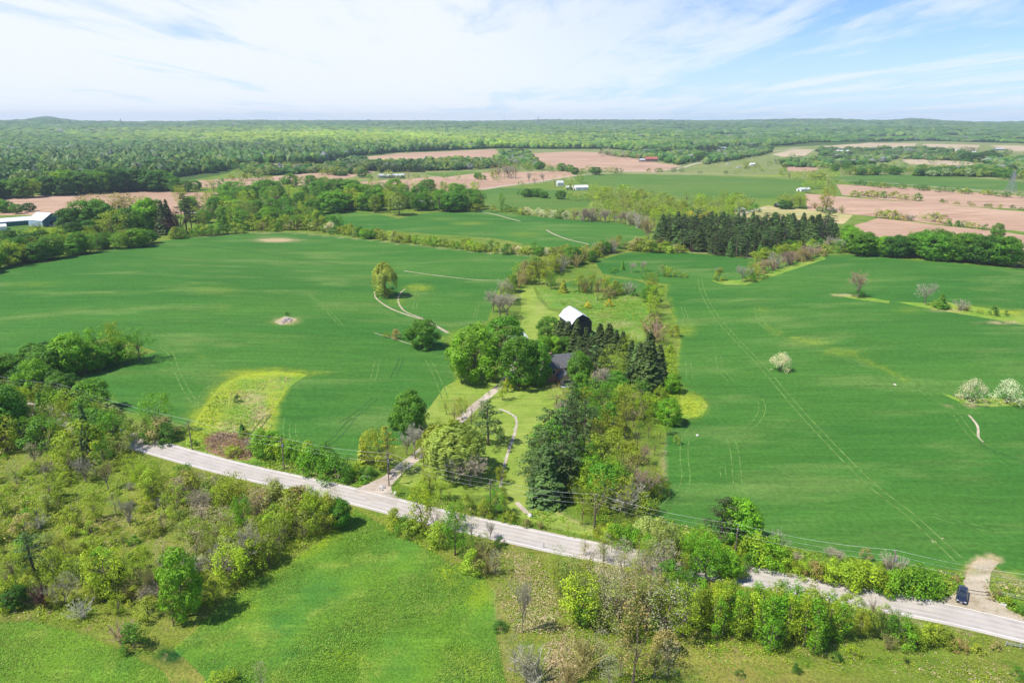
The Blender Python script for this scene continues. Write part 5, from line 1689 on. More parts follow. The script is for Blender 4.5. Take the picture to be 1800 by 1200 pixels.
WOODS = [
    ('dense continuous forest reaching to the horizon', 'forest', 'forest', 'w',
     [P('-900,350 -100,341 0,336 80,332 150,328 250,318 310,312 400,300 418,294 470,287 560,288 620,275 700,268 870,260.5 1000,262 1080,262 1130,268 1200,266 1260,262 1350,258 1440,250 1620,247.5 1800,252 2700,258 2700,120 -900,120')], 1.0),
    ('distant copses and hedges between the far fields', 'distant_woods', 'woods', 'c',
     [P('872,283 880,270 925,268 940,280 945,292 900,290'), P('560,300 620,283 640,283 660,300 600,310'), P('640,292 760,286 860,284 900,294 800,300 660,300'), P('1060,273 1160,266 1240,270 1220,285 1190,290 1160,283'),
      P('1300,262 1360,262 1350,270 1290,282 1240,290 1240,275'), P('1370,286 1480,276 1580,274 1560,286 1450,296 1380,294'), P('1440,264 1620,262 1760,275 1790,290 1700,284 1560,279 1440,276'), P('1720,284 1800,282 1900,290 1790,300'),
      P('1590,310 1720,298 1900,305 1900,318 1760,312'), P('420,297 560,299 620,296 640,300 560,304 450,310')], 0.55),
]


def build_woods():
    rg = np.random.default_rng(9)
    for label, nm, cat, mode, polys, den in WOODS:
        pts = []
        r = 560.0
        while r < 9300:
            sp = max(9.5, 0.0072 * r) / math.sqrt(den)
            az0 = 0.86
            k = int(2 * az0 * r / sp)
            a = (np.arange(k) + rg.uniform(-.45, .45, k)) / k * 2 * az0 - az0
            rr_ = r + rg.uniform(-.45, .45, k) * sp
            pts.append(np.column_stack([rr_ * np.sin(a), rr_ * np.cos(a), np.full(k, sp * math.sqrt(den))]))
            r += sp
        pts = np.concatenate(pts)
        X, Y, S = pts.T
        px, py, _ = proj(X, Y, H(X, Y))
        sel = np.zeros(len(X), bool)
        for p_ in polys:
            sel |= pip(px, py, p_)
        for p_ in FARCLEAR:
            sel &= ~pip(px, py, P(p_))
        X, Y, S, px, py = X[sel], Y[sel], S[sel], px[sel], py[sel]
        n = len(X)
        R_ = np.hypot(X, Y)
        a_, b_ = vnoise(X, Y, 260, 1), vnoise(X, Y, 90, 2)
        u = rg.random(n)
        cols = np.array([TINT['d'], TINT['g'], TINT['y'], TINT['o'], TINT['p'], TINT['k'], TINT['a']])
        # leafing state drifts in broad patches: yellow-green stands, darker stands, pale scrub
        yb = np.exp(-((py - 240) / 12) ** 2) * np.exp(-((px - 480) / 330) ** 2) * 1.5 + np.exp(-((py - 250) / 14) ** 2) * np.exp(-((px - 850) / 300) ** 2)
        wts = np.column_stack([1.6 + a_, 2.0 + 0 * a_, 0.35 + np.clip(-a_, 0, 2) * 0.4 + yb * 4, 0.5 + np.clip(b_, 0, 2) * 0.5 + yb * 2, 0.3 + 0.3 * np.clip(b_, 0, 2), 0.22 + 0 * a_, 0.12 + 0 * a_])
        if mode == 'c':
            wts = wts * np.array([0.7, 0.9, 0.7, 1.6, 2.4, 0.8, 2.5])
        wts = np.clip(wts, 0.02, None)
        wts[:, 5] *= np.where(R_ < 4000, 1, 0.3)
        cw = np.cumsum(wts / wts.sum(1, keepdims=True), 1)
        ci = (u[:, None] > cw).sum(1)
        ci = np.clip(ci, 0, 6)
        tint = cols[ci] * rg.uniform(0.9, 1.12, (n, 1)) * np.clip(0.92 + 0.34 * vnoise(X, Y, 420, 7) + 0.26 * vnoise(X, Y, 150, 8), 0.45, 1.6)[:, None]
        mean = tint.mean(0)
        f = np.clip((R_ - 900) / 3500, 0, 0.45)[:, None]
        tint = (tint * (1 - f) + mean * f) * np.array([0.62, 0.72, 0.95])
        tint[:, :2] *= 1 + (yb * np.array([[0.75], [0.5]])).T
        rad = S * np.clip(rg.normal(0.72, 0.2, n), 0.35, 1.35)
        hg = np.clip(rg.normal(15, 3.2, n) + 3 * vnoise(X, Y, 200, 11), 7, 27) * (0.62 if mode == 'c' else 1.0) + S * 0.10
        hg = hg * np.where(R_ > 2600, 0.8, 1.0)
        lv = R_ < 1500
        parts = []
        Vs, Fs, Cs, b = [], [], [], 0
        for m_, leafy in ((lv, True), (~lv, False)):
            if m_.sum() == 0:
                continue
            V, F, C, q = bump_crowns(rg, X[m_], Y[m_], rad[m_], hg[m_], tint[m_], leafy)
            Vs.append(V)
            Cs.append(C)
            Fs.append(F + b)
            b += len(V)
            if q is not None:
                parts.append((q, b))
                Vs.append(q[0])
                Cs.append(q[1])
                Fs.append(np.arange(len(q[0])).reshape(-1, 4) + b)
                b += len(q[0])
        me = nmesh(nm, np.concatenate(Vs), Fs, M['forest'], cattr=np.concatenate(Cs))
        tag(link(nm, me), label, cat, None, 'stuff')
        print('WOODS', nm, n, 'faces', len(me.polygons))


build_woods()


# ------------------------------------------------------------------ rough growth and tall grass near the camera
def tufts(name, label, cat, poly, n, hgt, wid, cols, seed, blades=5, weights=None, avoid=True):
    rg = np.random.default_rng(seed)
    a = np.array([at(*q)[:2] for q in P(poly)], float)
    x0, x1, y0, y1 = a[:, 0].min(), a[:, 0].max(), a[:, 1].min(), a[:, 1].max()
    X, Y = rg.uniform(x0, x1, n * 3), rg.uniform(y0, y1, n * 3)
    ins = pip(X, Y, a.tolist())
    if avoid:
        for nm, mt, pg in REG:
            if nm in ('road', 'driveway', 'field_entrance'):
                ins &= ~pip(X, Y, pg)
    X, Y = X[ins][:n], Y[ins][:n]
    cl = vnoise(X, Y, 7, seed) + 0.7 * vnoise(X, Y, 23, seed + 1)
    keep = cl > rg.uniform(-1.2, 0.6, len(X))
    X, Y, cl = X[keep], Y[keep], cl[keep]
    m_ = len(X)
    Z = H(X, Y)
    s = np.clip(1 + 0.35 * cl, 0.4, 1.8) * rg.uniform(0.6, 1.3, m_)
    ci = np.clip(((vnoise(X, Y, 11, seed + 5) * 0.5 + 0.5 + rg.normal(size=m_) * 0.18) * len(cols)).astype(int), 0, len(cols) - 1)
    col = np.array([TINT[c] for c in cols])[ci] * rg.uniform(0.75, 1.25, (m_, 1))
    off = rg.normal(size=(m_, blades, 3)) * np.array([wid * 0.45, wid * 0.45, 0])
    hz = rg.uniform(0.25, 1.0, (m_, blades)) * hgt
    C = np.stack([X, Y, Z], 1)[:, None, :] + off * s[:, None, None]
    C[..., 2] += (hz * s[:, None]) * 0.6
    nn = unit(rg.normal(size=C.shape) * 0.6 + np.array([0, 0, 0.8]))
    sz = (wid * 0.28 * s[:, None] * rg.uniform(.5, 1.2, (m_, blades))).ravel()
    Q = quads(C.reshape(-1, 3), nn.reshape(-1, 3), sz, sz * 0.7, rg)
    QC = np.repeat(np.repeat(col, blades, 0)[:, None, :] * rg.uniform(.85, 1.15, (m_ * blades, 1, 1)), 4, 1)
    QC = np.concatenate([QC, np.ones(QC.shape[:2] + (1,))], -1)
    me = nmesh(name, Q.reshape(-1, 3), np.arange(Q.shape[0] * 4).reshape(-1, 4), M['forest'], cattr=QC.reshape(-1, 4))
    tag(link(name, me), label, cat, None, 'stuff')


TINT['1'] = (0.16, 0.31, 0.025)
TINT['2'] = (0.26, 0.36, 0.06)
TINT['3'] = (0.10, 0.24, 0.035)
TINT['4'] = (0.50, 0.41, 0.24)
TINT['5'] = (0.27, 0.19, 0.09)
tufts('undergrowth', 'low olive and brown undergrowth covering the scrub south of the road', 'undergrowth', '-150,740 0,720 110,752 232,795 400,842 600,885 700,915 780,950 850,1000 800,1000 700,940 630,900 560,950 460,1000 390,1055 310,1130 150,1105 0,1085 -150,1090', 26000, 0.42, 0.6, 'yyoy4ob', 501, 5)
tufts('undergrowth', 'low green and straw undergrowth around the south thicket', 'undergrowth', '860,960 1000,990 1200,1015 1500,1072 1700,1110 1850,1150 1900,1260 900,1260 880,1120', 17000, 0.42, 0.5, 'yobyo4oo', 502, 5)
tufts('undergrowth', 'rough weeds growing on the verge north of the road', 'undergrowth', '300,790 470,782 600,815 650,825 700,850 900,905 960,895 1060,935 1130,900 1290,950 1560,990 1690,1008 1800,1025 1900,1060 1900,1110 1800,1090 1500,1030 1000,945 700,880 600,855 330,795', 16000, 0.4, 0.6, 'y1obyo4', 503, 5)
tufts('undergrowth', 'weeds and brambles under the trees of the east slope', 'undergrowth', '1010,740 1060,690 1150,640 1180,600 1190,640 1200,690 1170,760 1165,850 1130,890 1060,930 1000,880', 11000, 0.5, 0.7, 'yyoby', 504, 5)
tufts('grass', 'tall tufted meadow grass in the hay meadow before the camera', 'grass', '625,893 690,935 760,968 810,1000 850,1015 868,1040 875,1120 890,1200 910,1270 340,1270 360,1190 310,1140 390,1060 460,1010 560,955 600,915', 60000, 0.26, 0.28, '1112321', 505, 3)
tufts('grass', 'tall tufted meadow grass in the small corner meadow', 'grass', '-150,1100 0,1093 60,1092 150,1115 230,1150 290,1180 330,1270 -150,1270', 24000, 0.28, 0.30, '112212', 506, 3)
tufts('weeds', 'patchy weeds and dead stalks in the yellow green weed patch', 'weeds', '345,750 368,708 392,680 430,664 480,660 520,664 500,685 480,722 468,762 460,798 430,812 340,795', 2600, 0.35, 0.5, 'yyob4', 508, 5)
tufts('weeds', 'coarse weeds and pale dead stalks in the paddock behind the barn', 'weeds', '950,508 1060,514 1130,525 1145,590 1110,598 1045,592 1035,560 1000,545', 4000, 0.4, 0.6, 'o1y4', 509, 5)
tufts('dead_grass', 'flattened straw-coloured dead grass beside the south thicket', 'dead grass', '872,965 945,975 985,1055 975,1110 905,1110 870,1040', 3200, 0.3, 0.55, '44p4o4', 510, 5)
tufts('dead_grass', 'straw-coloured dead grass below the thicket at the bottom edge', 'dead grass', '955,1095 1010,1100 1020,1190 960,1210', 1800, 0.3, 0.55, '44o5', 511, 5)
tufts('weeds', 'yellow green weeds on the grassy bump at the crop edge', 'weeds', '1150,745 1175,690 1215,688 1245,700 1250,722 1225,738 1180,752', 1600, 0.3, 0.45, 'yo1y', 512, 5)
tufts('dry_reeds', 'flattened reddish dead reeds in the bed beside the road', 'reeds', '365,773 385,763 420,765 436,775 443,790 440,803 400,803 372,790', 5000, 0.9, 0.7, 'r5r', 507, 6)


# ------------------------------------------------------------------ buildings
def box_data(x0, x1, y0, y1, z0, z1):
    V = np.array([(x, y, z) for z in (z0, z1) for y in (y0, y1) for x in (x0, x1)], float)
    F = np.array([(0, 2, 3, 1), (4, 5, 7, 6), (0, 1, 5, 4), (2, 6, 7, 3), (0, 4, 6, 2), (1, 3, 7, 5)])
    return V, F


def part(name, data, mat, parent, label=None):
    V, F = data if isinstance(data, tuple) else join(data)
    o = link(name, nmesh(name, V, F, mat), parent)
    if label:
        o['label'] = label
    return o


def poly_part(name, verts, faces, mat, parent):
    me = bpy.data.meshes.new(name)
    me.from_pydata(verts, [], faces)
    me.materials.append(mat)
    me.update()
    return link(name, me, parent)


def prism(profile, y0, y1):
    """closed profile [(x, z)] swept along y -> verts, faces"""
    n = len(profile)
    V = [(x, y0, z) for x, z in profile] + [(x, y1, z) for x, z in profile]
    F = [tuple(range(n)), tuple(range(2 * n - 1, n - 1, -1))] + [(i, i + n, (i + 1) % n + n, (i + 1) % n) for i in range(n)]
    return V, F


def roof_sheets(prof, y0, y1, th=0.16, over=0.35):
    """sheet roof over an open profile [(x, z)...] from eave to eave"""
    up = [(x, z + th) for x, z in prof]
    dn = [(x, z + 0.02) for x, z in prof]
    return prism(up + dn[::-1], y0 - over, y1 + over)


def gable_building(name, px, py, W, L_, eave, ridge, rz, wall, roof, label, cat, group=None, wins=(), door=None, chimney=None, gamb=False, base=None, skirt=1.2):
    """ridge runs along local y; local -y end is the front gable"""
    p = at1(px, py)
    o = empty(name, p, rz)
    tag(o, label, cat, group)
    w = W / 2
    if gamb:
        k = ridge - eave
        prof = [(-w, eave), (-w * 0.62, eave + k * 0.62), (0, ridge), (w * 0.62, eave + k * 0.62), (w, eave)]
    else:
        prof = [(-w, eave), (0, ridge), (w, eave)]
    z0 = -skirt
    V, F = prism([(-w, z0)] + prof + [(w, z0)], -L_ / 2, L_ / 2)
    wl = poly_part('wall', V, F, wall, o)
    s = (w + 0.4) / w
    rp = [(x * (s if i in (0, len(prof) - 1) else 1.0), z - (0.25 if i in (0, len(prof) - 1) else 0)) for i, (x, z) in enumerate(prof)]
    V, F = roof_sheets(rp, -L_ / 2, L_ / 2)
    rf = poly_part('roof', V, F, roof, o)
    if base:
        V, F = box_data(-w - 0.08, w + 0.08, -L_ / 2 - 0.08, L_ / 2 + 0.08, z0 - 0.2, base[0])
        part('foundation', (V, F), base[1], o)
    for (side, u, z, ww, hh) in wins:                     # side: f front, l left, r right
        d = 0.06
        if side == 'f':
            fr = box_data(u - ww / 2 - .1, u + ww / 2 + .1, -L_ / 2 - d, -L_ / 2 - 0.005, z - .1, z + hh + .1)
            gl = box_data(u - ww / 2, u + ww / 2, -L_ / 2 - d - .02, -L_ / 2 - d + .01, z, z + hh)
        else:
            sg = -1 if side == 'l' else 1
            xa, xb = sorted((sg * (w + 0.005), sg * (w + d)))
            fr = box_data(xa, xb, u - ww / 2 - .1, u + ww / 2 + .1, z - .1, z + hh + .1)
            xa, xb = sorted((sg * (w + d - .01), sg * (w + d + .02)))
            gl = box_data(xa, xb, u - ww / 2, u + ww / 2, z, z + hh)
        f_ = part('window', fr, M['trim'], o)
        part('pane', gl, M['glass'], f_)
    if door:
        u, ww, hh, mt = door
        dr = part('door', box_data(u - ww / 2, u + ww / 2, -L_ / 2 - 0.07, -L_ / 2 - 0.005, 0.0, hh), mt, o)
        part('handle', box_data(u + ww / 2 - .3, u + ww / 2 - .15, -L_ / 2 - 0.13, -L_ / 2 - 0.07, hh * .45, hh * .5), M['steel'], dr)
    if chimney:
        cx_, cy_, h_, mt = chimney
        ch = part('chimney', [box_data(cx_ - .4, cx_ + .4, cy_ - .35, cy_ + .35, ridge - 1.5, ridge + h_), box_data(cx_ - .5, cx_ + .5, cy_ - .45, cy_ + .45, ridge + h_ - 0.002, ridge + h_ + .15)], mt, rf)
    return o


def build_buildings():
    # the barn: gambrel roof, black boards, stone lower storey, the near gable turned to the camera
    b = gable_building('barn', 1011, 586, 9.4, 15.0, 6.8, 10.9, math.radians(17), M['black_boards'], M['silver_roof'], 'black boarded barn with silver gambrel roof behind the farmhouse conifers', 'barn',
                       gamb=True, base=(2.2, M['stone']), door=None)
    part('door', box_data(-2.0, 2.0, -7.7, -7.51, 2.3, 5.5), M['black_boards'], b)
    part('hay_door', box_data(-0.8, 0.8, -7.65, -7.51, 7.2, 8.8), M['dark'], b)
    part('door', box_data(2.6, 3.8, -7.75, -7.59, 0.0, 2.0), M['dark'], b)
    seams = [box_data(-4.9, -4.86, y, y + .05, 6.6, 6.7) for y in (-8, 8)]
    # farmhouse
    h = gable_building('farmhouse', 982, 662, 8.6, 12.5, 5.2, 8.8, math.radians(106), M['brick'], M['shingle'], 'brick farmhouse with dark shingle roof and small chimney among the trees', 'house',
                       wins=[('f', -2.2, 3.2, 1.0, 1.5), ('f', 2.0, 3.2, 1.0, 1.5), ('f', -2.2, .8, 1.0, 1.6), ('f', 2.0, .8, 1.0, 1.6), ('l', -3, 3.0, 1, 1.5), ('l', 0.5, 3.0, 1, 1.5), ('l', 3.4, 3.0, 1, 1.5), ('r', -3, 3.0, 1, 1.5), ('r', 3, 3.0, 1, 1.5)],
                       chimney=(-0.4, 3.6, 0.9, M['brick']))
    # lower cross wing and porch in front
    V, F = prism([(-2.6, -1), (-2.6, 2.7), (0, 4.6), (2.6, 2.7), (2.6, -1)], -9.2 + 0.2, -4.31)
    w2 = []
    g = poly_part('wing', [(y, x, z) for x, y, z in V], [tuple(reversed(f)) for f in F], M['brick'], h)
    V, F = roof_sheets([(-3.0, 2.5), (0, 4.65), (3.0, 2.5)], -9.0, -4.6)
    poly_part('roof', [(y, x, z) for x, y, z in V], [tuple(reversed(f)) for f in F], M['shingle'], g)
    f_ = part('window', box_data(-9.10, -9.003, -1.6, 1.6, 0.5, 2.2), M['trim'], g)
    part('pane', box_data(-9.13, -9.09, -1.45, 1.45, 0.65, 2.05), M['glass'], f_)
    V, F = box_data(-11.0, -9.15, -2.8, 2.8, -1.0, 0.25)
    part('porch', (V, F), M['trim'], h)
    # garage behind the big tree
    gable_building('garage', 905, 604, 6.2, 9.0, 2.6, 4.3, math.radians(-50), M['white_wall'], M['white_roof'], 'small garage with white roof half hidden by the large grove trees', 'garage', door=(0, 2.6, 2.2, M['trim']))
    # far farm at the west edge
    fb = gable_building('barn', 82, 396, 18, 19, 5.6, 11.0, math.radians(66), M['blue_wall'], M['white_roof'], 'dark blue gabled barn with white roof at the western farm', 'barn', door=(0, 4.5, 4.2, M['dark']))
    part('side_wall', box_data(-9.12, -9.005, -9.4, 9.4, 0, 5.3), M['paleblue'], fb)
    gable_building('shed', 16, 396, 13, 42, 4.0, 6.4, math.radians(-52), M['teal_wall'], M['white_roof'], 'long low green shed with white roof beside the blue barn', 'shed', door=(0, 3.5, 3.2, M['trim']), wins=[('r', -10, 0.6, 1.2, 2.2), ('l', 10, 0.6, 1.2, 2.2)])
    gable_building('shed', -6, 404, 9, 14, 3.0, 4.6, math.radians(-52), M['white_wall'], M['white_roof'], 'small white shed at the photo\'s edge below the long green shed', 'shed', door=(0, 3, 2.6, M['dark']))
    gable_building('shed', 108, 395, 6, 8, 2.4, 3.6, math.radians(-75), M['white_wall'], M['white_roof'], 'small white-roofed shed on the eastern side of the blue barn', 'shed', door=(0, 2, 2.1, M['dark']))
    gable_building('shed', 100, 385, 9, 12, 3.6, 5.4, math.radians(-30), M['dark'], M['shingle'], 'dark shed tucked behind the blue barn', 'shed', door=(0, 3, 2.6, M['steel']))
    # fence in front of the barn
    p = at1(60, 398)
    fo = empty('paddock_fence', p, math.radians(-4))
    tag(fo, 'pale board paddock fence in front of the dark blue barn', 'fence')
    for i in range(12):
        part('post', box_data(i * 2.6 - .08, i * 2.6 + .08, -.08, .08, -.3, 1.4), M['trim'], fo)
    for z in (0.45, 0.9, 1.3):
        part('rail', box_data(-.1, 28.8, -.14, -.085, z - .08, z + .08), M['trim'], fo)
    # middle distance
    HB = [
        ('barn', 1144, 284, 14, 28, 6, 10, -84, 'wood', 'red_roof', 'far barn with long red roof beside leafless trees', 'barn'),
        ('shed', 1129, 284, 10, 14, 4, 6, -80, 'steel', 'silver_roof', 'grey shed joined beside the red-roofed barn', 'shed'),
        ('barn', 1480, 270, 15, 36, 6, 9, -86, 'white_wall', 'white_roof', 'bright white barn far away among the eastern fields', 'barn'),
        ('shed', 688, 313, 12, 42, 4.5, 6.5, -88, 'steel', 'silver_roof', 'long grey shed beneath the dark windbreak conifers', 'shed'),
        ('house', 984, 327, 8, 9, 5, 7.5, -80, 'white_wall', 'silver_roof', 'tall white house beside the pale far road', 'house'),
        ('shed', 1001, 333, 7, 10, 3.2, 4.8, -80, 'white_wall', 'white_roof', 'smallest white shed next to the tall white house', 'shed'),
        ('house', 1021, 334, 10, 18, 4, 6.4, -75, 'white_wall', 'white_roof', 'low white house at the head of the valley scrub', 'house'),
        ('shed', 1412, 336, 9, 15, 3, 4.6, -70, 'white_wall', 'white_roof', 'white shed at the corner of the far soil field', 'shed'),
        ('shed', 1372, 364, 7, 12, 2.6, 4.2, -80, 'dark', 'shingle', 'dark open shed under the broad olive trees', 'shed'),
        ('shed', 1300, 372, 6, 9, 2.6, 3.8, -60, 'steel', 'silver_roof', 'little grey shed at the striped stubble field corner', 'shed'),
        ('house', 640, 366, 9, 14, 4, 6.6, -80, 'white_wall', 'silver_roof', 'pale house under the trees, west end of the central homestead', 'house'),
        ('house', 705, 362, 9, 15, 3.6, 6, -85, 'white_wall', 'white_roof', 'white house behind the willow of the central homestead', 'house'),
        ('house', 748, 362, 9, 16, 4, 6.4, -80, 'white_wall', 'silver_roof', 'pale house at the east end of the central homestead', 'house'),
        ('house', 1684, 267, 10, 14, 5, 8, -60, 'white_wall', 'white_roof', 'white house among dark trees in the far east', 'house'),
        ('shed', 1712, 270, 8, 12, 4, 6, -60, 'white_wall', 'white_roof', 'tiny white shed east of the far white house', 'shed'),
        ('shed', 1183, 270, 12, 46, 4, 6, -86, 'white_wall', 'white_roof', 'long white shed in the woods behind the red barn', 'shed'),
        ('shed', 1322, 292, 9, 10, 4, 6, -80, 'white_wall', 'white_roof', 'white shed in the rough pasture near the yellow verge', 'shed'),
        ('house', 1616, 241, 12, 18, 5, 8, -80, 'white_wall', 'silver_roof', 'pale farmhouse by the high clearing in the far east', 'house'),
        ('shed', 1755, 264, 12, 26, 4, 6, -85, 'steel', 'silver_roof', 'grey shed at the edge of the far eastern tan field', 'shed'),
        ('house', 1558, 262, 10, 14, 5, 8, -70, 'brick', 'shingle', 'dark-roofed house between the far tan fields', 'house'),
        ('shed', 1270, 262, 10, 24, 4, 6, -80, 'steel', 'silver_roof', 'grey shed at the dark conifers beyond the far road', 'shed'),
        ('shed', 345, 380, 6, 9, 3, 4.4, -70, 'white_wall', 'silver_roof', 'small grey shed among dark conifers east of the farm', 'shed'),
    ]
    for nm, x, y, W, L_, e, r_, rz, wm, rm, lab, cat in HB:
        gable_building(nm, x, y, W, L_, e, r_, math.radians(rz), M[wm], M[rm], lab, cat, door=(0, min(3, W * .3), min(2.8, e * .7), M['dark']),
                       wins=[('l', -L_ * .25, e * .35, 1.2, 1.2), ('l', L_ * .25, e * .35, 1.2, 1.2), ('r', -L_ * .25, e * .35, 1.2, 1.2), ('r', L_ * .25, e * .35, 1.2, 1.2)])
    # tiny hangars and houses on the horizon ridges
    for i, (x, y, w, lab) in enumerate([(1085, 218.6, 60, 'white building speck on the horizon ridge, nearest the centre'), (1183, 218.6, 26, 'single white speck below the central horizon'),
                                        (1483, 219, 60, 'white building speck below the rounded horizon hill'), (1436, 217, 22, 'small white speck on the wooded ridge'), (1615, 226, 50, 'pale buildings on the clearing below the eastern ridge')]):
        gable_building('building', x, y, 26, w, 9, 12, math.radians(-88), M['white_wall'], M['white_roof'], lab, 'building', 'far buildings on the horizon', skirt=6)
    # camper vans near the yellow verge
    for x, y, lab in [(1299, 296, 'white camper parked in the rough pasture, nearer the far road'), (1281, 290, 'small white trailer parked beyond the camper')]:
        p = at1(x, y)
        c = empty('camper', p, math.radians(5))
        tag(c, lab, 'camper', 'campers parked in the pasture')
        part('body', [box_data(-4.2, 3.2, -1.2, 1.2, 0.6, 3.2), box_data(3.2, 4.4, -1.1, 1.1, 0.6, 2.2)], M['trim'], c)
        for sx in (-2.6, 2.4):
            for sy in (-1.25, 1.25):
                V, F = tube([(sx, sy - .12, .45), (sx, sy + .12, .45)], [.45, .45], 12)
                part('wheel', (V, F), M['rubber'], c)
        part('window', box_data(-3, 2.6, -1.25, -1.205, 1.9, 2.6), M['glass'], c)


def lattice_tower(px, py, hpx, base, name, label, cat, arms=None):
    p = at1(px, py)
    h = hm(px, py, hpx)
    o = empty(name, p, 0.3)
    tag(o, label, cat)
    thick = 0.00055 * math.hypot(p.x, p.y)
    w = lambda t: base * (1 - t) ** 1.3 + base * 0.12
    legs = []
    n = 8
    cr = []
    for sx, sy in ((-1, -1), (1, -1), (1, 1), (-1, 1)):
        pts = [(sx * w(t) / 2, sy * w(t) / 2, h * t) for t in np.linspace(0, 1, n + 1)]
        part('leg', tube(pts, [thick * .5] * (n + 1), 4), M['steel'], o)
    for i in range(n):
        t0, t1 = i / n, (i + 1) / n
        c = [(-1, -1), (1, -1), (1, 1), (-1, 1)]
        for a in range(4):
            A, B = c[a], c[(a + 1) % 4]
            cr.append(tube([(A[0] * w(t0) / 2, A[1] * w(t0) / 2, h * t0), (B[0] * w(t1) / 2, B[1] * w(t1) / 2, h * t1)], [thick * .3] * 2, 3))
            cr.append(tube([(B[0] * w(t0) / 2, B[1] * w(t0) / 2, h * t0), (A[0] * w(t1) / 2, A[1] * w(t1) / 2, h * t1)], [thick * .3] * 2, 3))
    part('bracing', cr, M['steel'], o)
    if arms:
        for z, L_ in arms:
            a = [tube([(-L_, 0, h * z), (0, 0, h * z + 1.5), (L_, 0, h * z)], [thick * .4] * 3, 4), tube([(-L_, 0, h * z), (L_, 0, h * z)], [thick * .4] * 2, 4)]
            part('arm', a, M['steel'], o)
    return o


def build_towers():
    lattice_tower(946, 222, 18, 6, 'radio_mast', 'thin grey lattice mast rising above the forest horizon', 'mast')
    lattice_tower(213.5, 220, 12, 5, 'radio_mast', 'faint short mast on the horizon near the western hill', 'mast')
    lattice_tower(1776, 338, 38, 9, 'power_pylon', 'pale lattice power pylon at the edge of the far green field', 'pylon', [(0.62, 9), (0.76, 8), (0.9, 6)])


# power poles and wires along the road
POLES = [(-70, 690), (112, 722), (338, 790), (500, 824), (684, 853), (862, 903), (1044, 931), (1290, 988), (1561, 1037), (1880, 1094)]


def build_power():
    tops = []
    proto = None
    names = ['in the roadside belt beside the tall dark tree', 'where the road vanishes under trees', 'beside the lone tall green tree', 'behind the bright roadside hedge', 'standing at the driveway entrance', 'below the bare trees of the front lawn',
             'at the foot of the lower lawn', 'beside the dark tree pair', 'among the yellow green bushes near the car', 'beyond the field entrance']
    for i, (x, y) in enumerate(POLES):
        p = at1(x, y)
        q = at1(*POLES[min(i + 1, len(POLES) - 1)]) - at1(*POLES[max(i - 1, 0)])
        rz = math.atan2(q.y, q.x)
        o = empty('utility_pole', p, rz)
        tag(o, 'wooden utility pole ' + names[i], 'utility pole', 'utility poles along the road')
        part('pole', tube([(0, 0, -.4), (0, 0, 4), (0, 0, 9.2)], [.17, .15, .11], 8), M['wood'], o)
        part('crossarm', box_data(-.07, .07, -1.1, 1.1, 8.45, 8.6), M['wood'], o)
        for yy in (-1.0, 0.0, 1.0):
            zb = 8.6 if yy else 9.2
            part('insulator', tube([(0, yy, zb), (0, yy, zb + .12), (0, yy, zb + .22)], [.04, .07, .03], 6), M['palerock'], o)
        if i in (3, 4, 8):
            part('transformer', tube([(.32, 0, 6.6), (.32, 0, 6.65), (.32, 0, 7.5), (.32, 0, 7.6)], [.05, .24, .24, .05], 10), M['steel'], o)
        tops.append((p, rz))
    for k, (yy, zz, lab) in enumerate([(-1.0, 8.85, 'power line wire on the road side of the poles'), (0.0, 9.45, 'topmost power line wire over the pole tops'), (1.0, 8.85, 'power line wire on the field side of the poles'), (0.12, 7.0, 'thick lower telephone cable slung below the power wires')]):
        pts = []
        for i, (p, rz) in enumerate(tops):
            e = Vector((p.x - math.sin(rz) * yy, p.y + math.cos(rz) * yy, p.z + zz))
            if i:
                s = pts[-1]
                for t in np.linspace(0.1, 1, 10):
                    c = s.lerp(e, float(t))
                    c.z -= 4 * 0.9 * t * (1 - t)
                    pts.append(c)
            else:
                pts.append(e)
        V, F = tube([q[:] for q in pts], [0.008 if k < 3 else 0.010] * len(pts), 4)
        o = link('power_wire', nmesh('power_wire', V, F, M['wire']))
        tag(o, lab, 'wire', 'wires strung along the road')


# ------------------------------------------------------------------ small things
def rock(name, px, py, sx, sy, sz, mat, label, cat='rock', group=None, seed=0):
    rg = random.Random(seed)
    bm = bmesh.new()
    bmesh.ops.create_icosphere(bm, subdivisions=3, radius=1)
    ph = [rg.uniform(0, 6) for _ in range(6)]
    for v in bm.verts:
        c = v.co
        f = 1 + 0.16 * math.sin(3 * c.x + ph[0]) * math.sin(2.6 * c.y + ph[1]) + 0.10 * math.sin(6 * c.z + ph[2]) * math.sin(5 * c.x + ph[3]) + rg.uniform(-.05, .05)
        v.co = Vector((c.x * sx * f, c.y * sy * f, max(-0.25, c.z * f) * sz))
    me = bpy.data.meshes.new(name)
    bm.to_mesh(me)
    bm.free()
    me.materials.append(mat)
    p = at1(px, py)
    o = link(name, me, None, p)
    o.rotation_euler.z = rg.uniform(0, 6)
    tag(o, label, cat, group)
    return o


